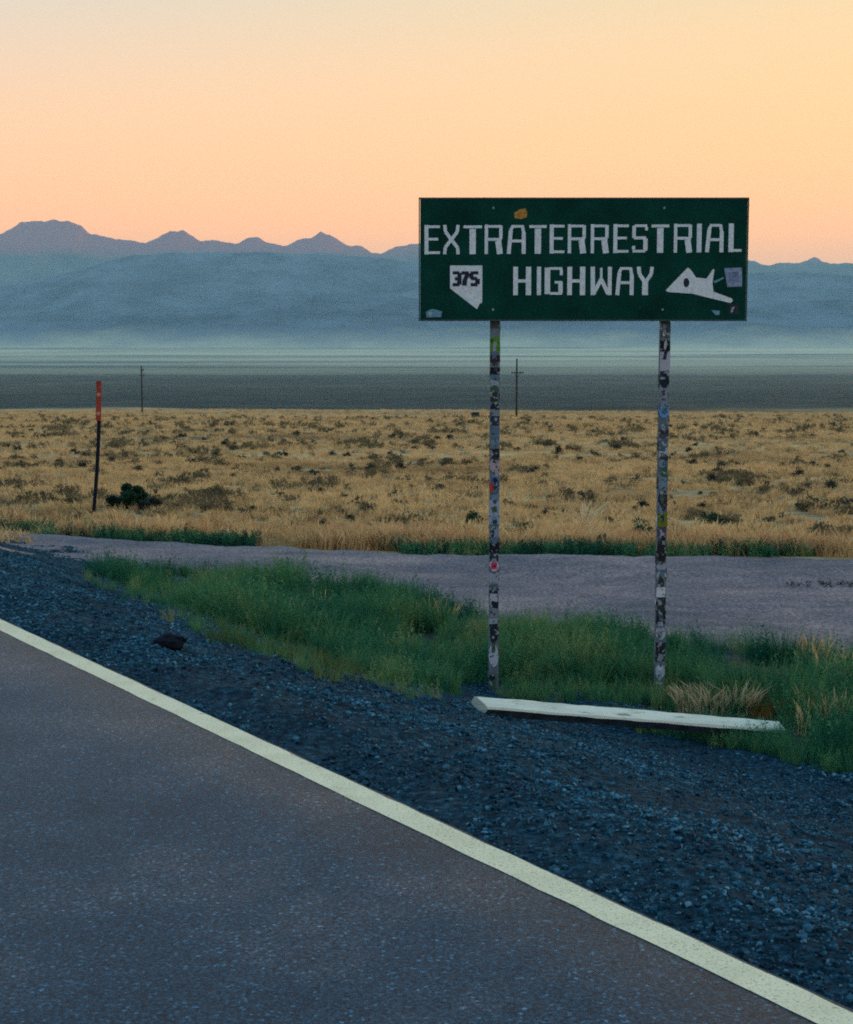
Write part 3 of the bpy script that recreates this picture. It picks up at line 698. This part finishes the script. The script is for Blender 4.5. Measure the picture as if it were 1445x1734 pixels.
MB().box(-7.2 * bs, 7.2 * bs, -0.48, 0.48, 8 * bs + 0.002, 9.2 * bs).build('lid', plain('box_lid', (0.04, 0.045, 0.05), 0.2, 2), bx0, bevel=0.03)

# ------------------------------------------------------------------ plants
def blades_mesh(name, nb, hmin, hmax, spread, width, lean_, mat, seed, seg=3, heads=0.0):
    """a tuft: many thin curved blades rising from one root"""
    g = np.random.default_rng(seed); V = []; F = []
    for i in range(nb):
        a = g.uniform(0, 2 * np.pi); r = spread * np.sqrt(g.uniform()); h = g.uniform(hmin, hmax)
        bx_, by_ = r * np.cos(a), r * np.sin(a); ld = g.uniform(0, 2 * np.pi) * 0.35 + a * 0.65; ln = g.uniform(0.1, 1) * lean_ * h
        wd = width * g.uniform(0.6, 1.4); wa = g.uniform(0, np.pi); wx, wy = np.cos(wa), np.sin(wa); b0 = len(V)
        for s in range(seg + 1):
            t = s / seg; q = wd * (1 - t) ** 0.7 * 0.5 if not (heads and s == seg - 1 and g.uniform() < heads) else wd * 1.3
            cx_ = bx_ + np.cos(ld) * ln * t * t; cy_ = by_ + np.sin(ld) * ln * t * t; cz_ = h * (t - 0.12 * lean_ * t * t) - 0.03 * (s == 0)
            if s == seg: V.append((cx_, cy_, cz_))
            else: V.append((cx_ - wx * q, cy_ - wy * q, cz_)); V.append((cx_ + wx * q, cy_ + wy * q, cz_))
        for s in range(seg):
            k = b0 + 2 * s
            if s == seg - 1: F.append((k, k + 1, k + 2))
            else: F.append((k, k + 1, k + 3)); F.append((k, k + 3, k + 2))
    return mesh_np(name, np.array(V), np.array(F), mat)
def leafy_mesh(name, stems, h, spread, leaf, mat, seed, per=14):
    """a leafy weed: upright stems set with small leaves"""
    g = np.random.default_rng(seed); V = []; F = []
    for i in range(stems):
        a = g.uniform(0, 2 * np.pi); r = spread * np.sqrt(g.uniform()); hh = h * g.uniform(0.55, 1.1); ln = g.uniform(0.05, 0.35) * hh
        ox, oy = r * np.cos(a), r * np.sin(a)
        for k in range(per):
            t = (k + g.uniform(0, 1)) / per
            p = np.array((ox + np.cos(a) * ln * t, oy + np.sin(a) * ln * t, hh * t))
            d = g.normal(size=3); d[2] = abs(d[2]) * 0.7 + 0.25; d /= np.linalg.norm(d)
            s_ = np.cross(d, g.normal(size=3)); s_ /= np.linalg.norm(s_) + 1e-6
            ll_ = leaf * g.uniform(0.6, 1.4) * (1 - 0.45 * t); ww = ll_ * 0.17; b0 = len(V)
            V += [tuple(p), tuple(p + d * ll_ * .45 + s_ * ww), tuple(p + d * ll_), tuple(p + d * ll_ * .45 - s_ * ww)]
            F += [(b0, b0 + 1, b0 + 2), (b0, b0 + 2, b0 + 3)]
    return mesh_np(name, np.array(V), np.array(F), mat)
def bush_mesh(name, n, mat, seed, rx=0.5, rz=0.6, leaf=0.06):
    """shrub crown: leaf faces in uneven clumps"""
    g = np.random.default_rng(seed); V = []; F = []
    cl = [(g.normal(0, 0.38) * rx, g.normal(0, 0.38) * rx, abs(g.normal(0.42, 0.26)) * rz, g.uniform(0.18, 0.42) * rx) for _ in range(11)]
    for i in range(n):
        c = cl[g.integers(len(cl))]; d = g.normal(size=3); d /= np.linalg.norm(d)
        p = np.array(c[:3]) + d * c[3] * g.uniform(0.35, 1.15) * np.array((1, 1, 0.85)); p[2] = max(p[2], 0.01)
        e = d * 0.6 + g.normal(size=3) * 0.5 + np.array((0, 0, 0.4)); e /= np.linalg.norm(e)
        s_ = np.cross(e, g.normal(size=3)); s_ /= np.linalg.norm(s_) + 1e-6; q = leaf * g.uniform(0.6, 1.5); b0 = len(V)
        V += [tuple(p), tuple(p + e * q * .5 + s_ * q * .24), tuple(p + e * q), tuple(p + e * q * .5 - s_ * q * .24)]
        F += [(b0, b0 + 1, b0 + 2), (b0, b0 + 2, b0 + 3)]
    return mesh_np(name, np.array(V), np.array(F), mat)

def scatter(name, pts, scl, meshes, label, tilt=0.15):
    """one object of stuff: tufts spread over given ground points"""
    pts = np.asarray(pts, np.float32); n = len(pts)
    me = bpy.data.meshes.new(name); me.vertices.add(n); me.vertices.foreach_set('co', pts.ravel())
    rot = np.stack([rng.normal(0, tilt, n), rng.normal(0, tilt, n), rng.uniform(0, 6.283, n)], -1).astype(np.float32)
    a = me.attributes.new('tuft_rotation', 'FLOAT_VECTOR', 'POINT'); a.data.foreach_set('vector', rot.ravel())
    scl = np.asarray(scl, np.float32)
    if scl.ndim == 1: scl = np.stack([scl] * 3, -1)
    a = me.attributes.new('tuft_scale', 'FLOAT_VECTOR', 'POINT'); a.data.foreach_set('vector', np.ascontiguousarray(scl).ravel())
    a = me.attributes.new('tuft_pick', 'INT', 'POINT'); a.data.foreach_set('value', rng.integers(0, len(meshes), n).astype(np.int32))
    c = bpy.data.collections.new(name + '_sources')
    for i, s in enumerate(meshes): c.objects.link(bpy.data.objects.new('%s_source_%02d' % (name, i), s))
    ng = bpy.data.node_groups.new(name, 'GeometryNodeTree')
    ng.interface.new_socket('Geometry', in_out='INPUT', socket_type='NodeSocketGeometry')
    ng.interface.new_socket('Geometry', in_out='OUTPUT', socket_type='NodeSocketGeometry')
    N = ng.nodes; Lk = ng.links
    gi = N.new('NodeGroupInput'); go = N.new('NodeGroupOutput'); ip = N.new('GeometryNodeInstanceOnPoints'); ci = N.new('GeometryNodeCollectionInfo')
    ci.inputs['Collection'].default_value = c; ci.inputs['Separate Children'].default_value = True; ci.inputs['Reset Children'].default_value = True
    def attr(nm, ty):
        q = N.new('GeometryNodeInputNamedAttribute'); q.data_type = ty; q.inputs['Name'].default_value = nm; return q.outputs['Attribute']
    Lk.new(gi.outputs[0], ip.inputs['Points']); Lk.new(ci.outputs[0], ip.inputs['Instance']); ip.inputs['Pick Instance'].default_value = True
    Lk.new(attr('tuft_pick', 'INT'), ip.inputs['Instance Index'])
    e2r = N.new('FunctionNodeEulerToRotation'); Lk.new(attr('tuft_rotation', 'FLOAT_VECTOR'), e2r.inputs[0]); Lk.new(e2r.outputs[0], ip.inputs['Rotation'])
    Lk.new(attr('tuft_scale', 'FLOAT_VECTOR'), ip.inputs['Scale']); Lk.new(ip.outputs[0], go.inputs[0])
    o = obj(name, me); md = o.modifiers.new('scatter', 'NODES'); md.node_group = ng
    return tag(o, label, kind='stuff')

def poly_points(poly, n, jit=None):
    """random ground points inside a photograph polygon laid on the land"""
    W = np.array([hit(*p) for p in poly]); lo, hi = W.min(0), W.max(0); out = []
    x0, y0 = W[:, 0], W[:, 1]; x1, y1 = np.roll(x0, -1), np.roll(y0, -1)
    while len(out) < n:
        P = rng.uniform(lo, hi, (4000, 2))
        ins = np.zeros(len(P), bool)
        for a, b, c, d in zip(x0, y0, x1, y1):
            cond = ((b > P[:, 1]) != (d > P[:, 1]))
            xi = (c - a) * (P[:, 1] - b) / (d - b + 1e-12) + a
            ins ^= cond & (P[:, 0] < xi)
        out += P[ins].tolist()
    return np.array(out[:n])
def onland(P, dz=0.0):
    return np.stack([P[:, 0], P[:, 1], gz(P[:, 0], P[:, 1]) + dz], -1)

# verge weeds round the sign
VERGE = [(150, 972), (280, 974), (400, 985), (600, 1012), (850, 1058), (1000, 1084), (1200, 1108), (1445, 1140), (1800, 1190), (2100, 1240),
         (2100, 1400), (1800, 1340), (1445, 1296), (1345, 1275), (1338, 1220), (1200, 1205), (1010, 1192), (900, 1186), (780, 1180), (660, 1166), (560, 1125), (420, 1078), (330, 1046), (250, 1010)]
P = poly_points(VERGE, 8200)
keep = fbm(P[:, 0] * 1.1, P[:, 1] * 1.1, 90, 3) > 0.36
keep &= ~((P[:, 0] > 0.25) & (P[:, 0] < 2.3) & (P[:, 1] < 12.5)) & ~((P[:, 0] > 0.25) & (P[:, 0] < 2.75) & (P[:, 1] < 12.0))     # bare foot of the posts
P = P[keep]
green = [leafy_mesh('weed', 9, 0.42, 0.10, 0.052, M_GREEN, 100 + i, 20) for i in range(2)] + [blades_mesh('grass_tuft', 52, 0.14, 0.46, 0.09, 0.007, 0.65, M_GREEN, 120 + i, 3) for i in range(5)]
s = rng.uniform(0.35, 1.3, len(P)) * (0.40 + 1.5 * (fbm(P[:, 0] * 0.7, P[:, 1] * 0.7, 93, 3) - 0.3))
Pd = P[fbm(P[:, 0] * 0.9, P[:, 1] * 0.9, 97, 3) > 0.70]
Pd = Pd[(Pd[:, 0] > 0.4) | (Pd[:, 1] > 13.2)][::3]
scatter('verge_dry_grass', onland(Pd, 0.02), rng.uniform(0.6, 1.1, len(Pd)), [blades_mesh('dry_stalk', 16, 0.15, 0.34, 0.09, 0.007, 0.5, M_DRY, 150 + i, 3, 0.6) for i in range(3)], 'dry tan stalks mixed into the green verge')
Pf = poly_points([(1000, 1226), (1140, 1234), (1330, 1244), (1345, 1290), (1250, 1274), (1120, 1252)], 420)
Pf = np.vstack([Pf, poly_points([(845, 1190), (1120, 1202), (1320, 1214), (1320, 1196), (1000, 1172), (845, 1170)], 330)])
Po = poly_points([(150, 975), (250, 1012), (330, 1050), (420, 1082), (560, 1130), (660, 1170), (780, 1186), (780, 1200), (640, 1192), (540, 1160), (400, 1105), (250, 1045), (120, 985)], 300)
Po2 = poly_points([(1340, 1275), (1445, 1296), (1800, 1340), (1800, 1365), (1445, 1318), (1320, 1296)], 160)
Pf = np.vstack([Pf, Po[fbm(Po[:, 0] * 2, Po[:, 1] * 2, 201, 2) > 0.5], Po2[fbm(Po2[:, 0] * 2, Po2[:, 1] * 2, 202, 2) > 0.45]])
scatter('low_verge_grass', onland(Pf, 0.02), rng.uniform(0.22, 0.45, len(Pf)), green, 'low dark grass round the white timber and thinning out over the gravel')
scatter('verge_weeds', onland(P, 0.02), s, green, 'dense green weeds and grass covering the verge around the sign posts')
# sparse low yellowish weeds on the upper gravel
P1 = poly_points([(120, 985), (230, 1010), (420, 1090), (560, 1130), (650, 1165), (560, 1165), (400, 1110), (230, 1040)], 330)
P1 = P1[fbm(P1[:, 0] * 1.6, P1[:, 1] * 1.6, 95, 2) > 0.60]
low = [blades_mesh('low_weed', 26, 0.04, 0.14, 0.09, 0.007, 0.8, m_blade('yellow_green', [(0, (0.035, 0.10, 0.04)), (1, (0.15, 0.21, 0.075))]), 140 + i, 2) for i in range(3)]
scatter('low_weeds', onland(P1, 0.04), rng.uniform(0.6, 1.2, len(P1)), low, 'sparse low yellow green weeds growing in the gravel')
# dry grass of the plain
DRY = [blades_mesh('dry_tuft', 40, 0.05, 0.19, 0.16, 0.010, 0.9, M_DRY, 160 + i, 2, 0.3) for i in range(6)]
def field_points(n, y0, y1, power):
    yv = y0 + (y1 - y0) * rng.uniform(0, 1, n) ** power; xv = rng.uniform(-1, 1, n) * (yv * 0.34 + 4); return np.stack([xv, yv], -1)
upx = np.arange(-420, 2000, 60); UPW = np.array([hit(px, TR_UP(px)) for px in upx])
def beyond_track(P, margin=0.0): return P[:, 1] > np.interp(P[:, 0], UPW[:, 0], UPW[:, 1]) + margin
P = np.vstack([field_points(17000, 16, 60, 1.0), field_points(20000, 50, 200, 1.4), field_points(16000, 150, 520, 1.4)])
P = P[beyond_track(P, 0.25)]
dens = fbm(P[:, 0] * 0.25, P[:, 1] * 0.25, 99, 4); P = P[dens > 0.27]
s = rng.uniform(0.6, 1.25, len(P)) * np.clip(P[:, 1] / 55, 1.0, 3.6)
sv = np.stack([s, s, s * 0.9 / np.clip(P[:, 1] / 70, 1, 1.5)], -1)
DARK = [blades_mesh('scrub_tuft', 40, 0.05, 0.2, 0.17, 0.014, 0.9, M_SCRUB, 260 + i, 2) for i in range(1)]
scatter('dry_grass_field', onland(P), sv, DRY + DARK, 'golden dry grass covering the plain beyond the track')
P = np.vstack([field_points(9000, 20, 80, 1.0), field_points(9000, 70, 260, 1.3)]); P = P[beyond_track(P, 0.6)]
P = P[fbm(P[:, 0] * 0.62 + 50, P[:, 1] * 0.34, 171, 4) > 0.655]
SCR = [bush_mesh('scrub', 150, M_SCRUB, 270 + i, 0.22, 0.20, 0.055) for i in range(4)]
scatter('low_scrub_patches', onland(P), rng.uniform(0.5, 1.2, len(P)) * np.clip(P[:, 1] / 55, 1, 2.4), SCR, 'brown green low scrub patches in the dry grass')
# russet grass along the far edge of the track, with green weeds at its foot
t = rng.uniform(0, 1, 2300); ex = np.interp(t * (len(UPW) - 1), np.arange(len(UPW)), UPW[:, 0]); ey = np.interp(t * (len(UPW) - 1), np.arange(len(UPW)), UPW[:, 1])
off = 0.25 + np.abs(rng.normal(0.2, 0.9, len(t)))
P = np.stack([ex, ey + off], -1)
k = fbm(P[:, 0] * 0.35, P[:, 1] * 0.35, 131, 3) > 0.42; P = P[k]
RUS = [blades_mesh('russet_tuft', 44, 0.08, 0.32, 0.15, 0.008, 0.6, M_RUST if i < 2 else M_DRY, 180 + i, 3, 0.4) for i in range(4)]
scatter('track_edge_grass', onland(P), rng.uniform(0.4, 1.25, len(P)), RUS, 'taller russet dry grass fringing the far edge of the track')
t = rng.uniform(0, 1, 2600); ex = np.interp(t * (len(UPW) - 1), np.arange(len(UPW)), UPW[:, 0]); ey = np.interp(t * (len(UPW) - 1), np.arange(len(UPW)), UPW[:, 1])
P = np.stack([ex, ey + rng.uniform(-0.15, 0.45, len(t))], -1)
k = fbm(P[:, 0] * 0.5, P[:, 1] * 0.5, 133, 3) > 0.42; P = P[k]
P = np.vstack([P, poly_points([(-300, 884), (-60, 890), (60, 893), (150, 905), (150, 914), (60, 908), (0, 904), (-300, 886)], 320)])
gm = [leafy_mesh('edge_weed', 8, 0.24, 0.12, 0.06, M_GREEN if i else M_BUSH, 200 + i, 12) for i in range(3)]
scatter('track_edge_weeds', onland(P), rng.uniform(0.25, 1.1, len(P)), gm, 'dark green low weeds along the far edge of the track')

def plant(name, px, py, meshes, s, label, cat, group=None, stem=True):
    x, y = hit(px, py, gz)
    e = empty(name, (x, y, float(gz(x, y)) + 0.01)); e.rotation_euler = (0, 0, random.uniform(0, 6.28)); e.scale = (s, s, s)
    tag(e, label, cat, group)
    for nm, me in meshes: obj(nm, me, e)
    return e
def twigs(seed, h, mat=M_STEM, n=6):
    g = random.Random(seed); m = MB()
    for i in range(n):
        a = g.uniform(0, 6.28); r = g.uniform(0.1, 0.3) * h
        m.tube([(0, 0, -0.05), (math.cos(a) * r * 0.4, math.sin(a) * r * 0.4, h * 0.35), (math.cos(a) * r, math.sin(a) * r, h * g.uniform(0.6, 0.85))], [0.02, 0.014, 0.006], 5)
    return m.mesh('stems', mat)
# the round bush beside the marker
bs_x, bs_y = hit(222, 862, gz); k = bs_y / FPX
plant('round_bush', 222, 862, [('crown', bush_mesh('crown', 3200, M_BUSH, 301, 22 * k, 50 * k, 0.075)), ('stems', twigs(3, 22 * k))], 1.0, 'dark green rounded bush growing beside the marker post', 'bush')
plant('round_bush', 196, 862, [('crown', bush_mesh('crown', 1300, M_SAGE, 302, 15 * k, 17 * k, 0.07)), ('stems', twigs(4, 10 * k))], 1.0, 'low grey green bush between the marker post and the rounded bush', 'bush')
plant('round_bush', 252, 864, [('crown', bush_mesh('crown', 1100, M_SAGE, 303, 14 * k, 15 * k, 0.07)), ('stems', twigs(5, 9 * k))], 1.0, 'low spreading bush on the far side of the rounded bush', 'bush')
# tussocks that stand out
plant('dry_grass_tuft', 1190, 1202, [('blades', blades_mesh('blades', 420, 0.05, 0.24, 0.24, 0.006, 0.8, M_STRAW, 310, 3, 0.5))], 1.0, 'pale straw grass tuft behind the white timber', 'grass tuft')
plant('dry_grass_tuft', 1256, 1206, [('blades', blades_mesh('blades', 130, 0.08, 0.27, 0.13, 0.006, 1.0, M_STRAW, 311, 3, 0.5))], 1.0, 'thinner straw grass tuft next to the orange weed', 'grass tuft')
plant('orange_weed', 1300, 1212, [('blades', blades_mesh('blades', 240, 0.06, 0.20, 0.15, 0.010, 0.9, M_ORANGE, 312, 3))], 1.0, 'small orange brown weed behind the end of the white timber', 'weed')
for i, (px, py, s_) in enumerate(((1215, 1250, 1.0), (1270, 1262, 0.9), (1130, 1246, 0.8))):
    plant('green_weed', px, py, [('leaves', leafy_mesh('leaves', 12, 0.2, 0.14, 0.06, M_GREEN, 320 + i, 12))], s_, 'green leafy weed growing in front of the white timber', 'weed', 'weeds in front of the white timber')
plant('bent_grass', 992, 905, [('blades', blades_mesh('blades', 60, 0.35, 0.62, 0.10, 0.010, 1.0, M_STRAW, 330, 4, 0.6))], 1.0, 'tall bent pale grass stalks at the edge of the plain', 'grass tuft')
for i, px in enumerate((1352, 1408, 1443)):
    plant('track_weed', px, 996, [('leaves', leafy_mesh('leaves', 10, 0.10, 0.16, 0.05, M_SAGE, 340 + i, 9))], (0.9, 1.0, 0.9)[i], 'small flat dark weed growing on the gravel track', 'weed', 'weeds on the gravel track')
# dark clod on the shoulder
g = np.random.default_rng(4); V = []; F = []
def rock(seed, rx, ry, rz, nu=12, nv=8):
    V = []
    for i in range(nv + 1):
        ph = math.pi * i / nv
        for j in range(nu):
            q = 2 * math.pi * j / nu; d = (math.sin(ph) * math.cos(q), math.sin(ph) * math.sin(q), math.cos(ph))
            k = 0.75 + 0.5 * float(fbm(np.array(d[0] * 1.7 + 5 + seed), np.array(d[1] * 1.7 + d[2] * 2.3), seed, 3))
            V.append((d[0] * rx * k, d[1] * ry * k, d[2] * rz * k))
    F = [(i * nu + j, i * nu + (j + 1) % nu, (i + 1) * nu + (j + 1) % nu, (i + 1) * nu + j) for i in range(nv) for j in range(nu)]
    return V, F
V, F = rock(6, 0.105, 0.075, 0.05)
me = bpy.data.meshes.new('dirt_clod'); me.from_pydata(V, [], F); me.materials.append(plain('clod_dark', (0.008, 0.011, 0.018), 0.4, 25, 0.95, 0.1, 0.6)); me.update()
x, y = hit(287, 1110, gz); o = obj('dirt_clod', me, None, (x, y, float(shoulder_z(x, y)) + 0.03)); tag(o, 'dark lumpy clod lying on the gravel shoulder', 'clod')

# sagebrush dotted over the plain
SB = [(70, 345), (380, 365), (735, 365), (830, 370), (905, 362), (970, 360), (1130, 357), (1180, 360), (1280, 375), (640, 385), (810, 412), (1010, 412), (470, 415), (205, 388), (620, 452), (870, 475), (1260, 415), (650, 490), (350, 490), (1090, 490), (195, 520), (150, 500), (778, 548), (835, 555), (940, 555), (1190, 582), (1255, 555), (1400, 475), (1360, 410), (1430, 590), (1330, 360), (255, 352), (290, 405), (120, 400), (490, 290), (620, 295), (100, 265), (1010, 292), (915, 260), (770, 330), (770, 262), (255, 575), (60, 480)]
SB = [(a / 2.007, 590 + b / 2.007 + 3) for a, b in SB]
SC = [(890, 408), (20, 400), (665, 428), (580, 424), (650, 403), (335, 488), (410, 466), (515, 444), (20, 494), (50, 540), (110, 580), (295, 595), (375, 606), (440, 630), (620, 650), (540, 560), (905, 455), (1000, 464), (1060, 459), (1255, 494), (1130, 505), (1430, 585), (1290, 535), (1110, 494), (1050, 656), (590, 700), (880, 520), (970, 510), (740, 655), (730, 606), (1320, 585), (1170, 645), (1270, 605)]
SB += [(720 + a / 1.993, 560 + b / 1.993) for a, b in SC]
sage_v = [bush_mesh('sagebrush', 750, M_SAGE, 400 + i, 0.48, 0.5, 0.085) for i in range(5)]
def sage(px, py, wpx, label, group, hs=1.0):
    x, y = hit(px, py, gz); s_ = wpx / (FPX / y) / 1.25
    o = obj('sagebrush', random.choice(sage_v), None, (x, y, float(gz(x, y)) - 0.03 * s_), (0, 0, random.uniform(0, 6.28))); o.scale = (s_, s_, s_ * hs * 0.8)
    return tag(o, label, 'bush', group)
for px, py in SB:
    sage(px, py, random.uniform(24, 44) * (0.6 + 0.4 * min(1, (py - 690) / 150)), 'small dark sagebrush dotted among the dry grass of the plain', 'sagebrush on the plain')
for i in range(165):
    py = 722 + 190 * random.random() ** 1.1; px = random.uniform(-40, 1490)
    if py > TR_UP(px) - 18: continue
    sage(px, py, random.uniform(15, 34) * (0.55 + 0.45 * min(1, (py - 690) / 150)), 'small dark sagebrush dotted among the dry grass of the plain', 'sagebrush on the plain')
sage(948, 768, 34, 'larger dark sagebrush standing between the two sign posts', None)
sage(1408, 828, 40, 'largest grey sagebrush on the plain beyond the farther sign post', None)
for px, py in ((803, 886), (1202, 890), (1096, 915), (870, 922), (915, 932), (1010, 934)):
    x, y = hit(px, py, gz)
    o = obj('green_bush', bush_mesh('green_bush', 1000, M_BUSH, int(px), 0.26, 0.22, 0.04), None, (x, y, float(gz(x, y)))); o.rotation_euler = (0, 0, px)
    tag(o, 'low dark green bush near the far edge of the gravel track', 'bush', 'green bushes by the track')

# ------------------------------------------------------------------ loose gravel
def build_gravel(n):
    ico = np.array([(0, 0, 1), (.894, 0, .447), (.276, .851, .447), (-.724, .526, .447), (-.724, -.526, .447), (.276, -.851, .447), (.724, .526, -.447), (-.276, .851, -.447), (-.894, 0, -.447), (-.276, -.851, -.447), (.724, -.526, -.447)])
    fc = np.array([(0, 1, 2), (0, 2, 3), (0, 3, 4), (0, 4, 5), (0, 5, 1), (1, 6, 2), (2, 7, 3), (3, 8, 4), (4, 9, 5), (5, 10, 1), (2, 6, 7), (3, 7, 8), (4, 8, 9), (5, 9, 10), (1, 10, 6)])
    u = rng.uniform(-7, 24, n * 3); w = 0.1 + 5.0 * rng.uniform(0, 1, n * 3) ** 1.1
    x = u * DX + (w + DL) * NX; y = u * DY + (w + DL) * NY
    inv = (np.abs(x) < y * 0.30 + 0.6) & (y > 2.5)
    cl = fbm(x * 1.7, y * 1.7, 150, 3)
    inv &= rng.uniform(0, 1, n * 3) < np.clip((cl - 0.25) * 2.2, 0.12, 1)
    x, y = x[inv][:n], y[inv][:n]; n = len(x)
    z = shoulder_z(x, y)
    s = 0.014 * rng.uniform(0, 1, n) ** 8 + 0.0038 + 0.003 * rng.uniform(0, 1, n)
    sc = s[:, None] * rng.uniform(0.6, 1.35, (n, 3)) * np.array((1, 1, 0.8))
    a = rng.uniform(0, 6.283, n); ca, sa = np.cos(a), np.sin(a)
    v = ico[None] * (1 + rng.uniform(-0.25, 0.25, (n, len(ico), 1))) * sc[:, None, :]
    vx = v[..., 0] * ca[:, None] - v[..., 1] * sa[:, None] + x[:, None]; vy = v[..., 0] * sa[:, None] + v[..., 1] * ca[:, None] + y[:, None]
    vz = v[..., 2] + (z + s * 0.25)[:, None]
    f = fc[None] + (np.arange(n) * len(ico))[:, None, None]
    me = mesh_np('loose_gravel', np.stack([vx, vy, vz], -1).reshape(-1, 3), f.reshape(-1, 3), M_STONE)
    tag(obj('loose_gravel', me), 'loose dark gravel stones strewn over the shoulder', kind='stuff')
build_gravel(130000)

# ------------------------------------------------------------------ haze
def build_haze():
    m = MB().box(-34000, 34000, -30000, 34000, -150, 1650)
    mt = bpy.data.materials.new('haze'); mt.use_nodes = True; n = mt.node_tree.nodes; l = mt.node_tree.links; n.clear()
    o_ = n.new('ShaderNodeOutputMaterial'); pv = n.new('ShaderNodeVolumePrincipled')
    pv.inputs['Color'].default_value = (0.50, 0.86, 1.0, 1); pv.inputs['Density'].default_value = 4.4e-5
    pv.inputs['Density Attribute'].default_value = ''; pv.inputs['Anisotropy'].default_value = 0.0
    l.new(pv.outputs[0], o_.inputs['Volume'])
    tag(m.build('haze', mt), 'thin blue dusk haze filling the valley', kind='stuff')
build_haze()
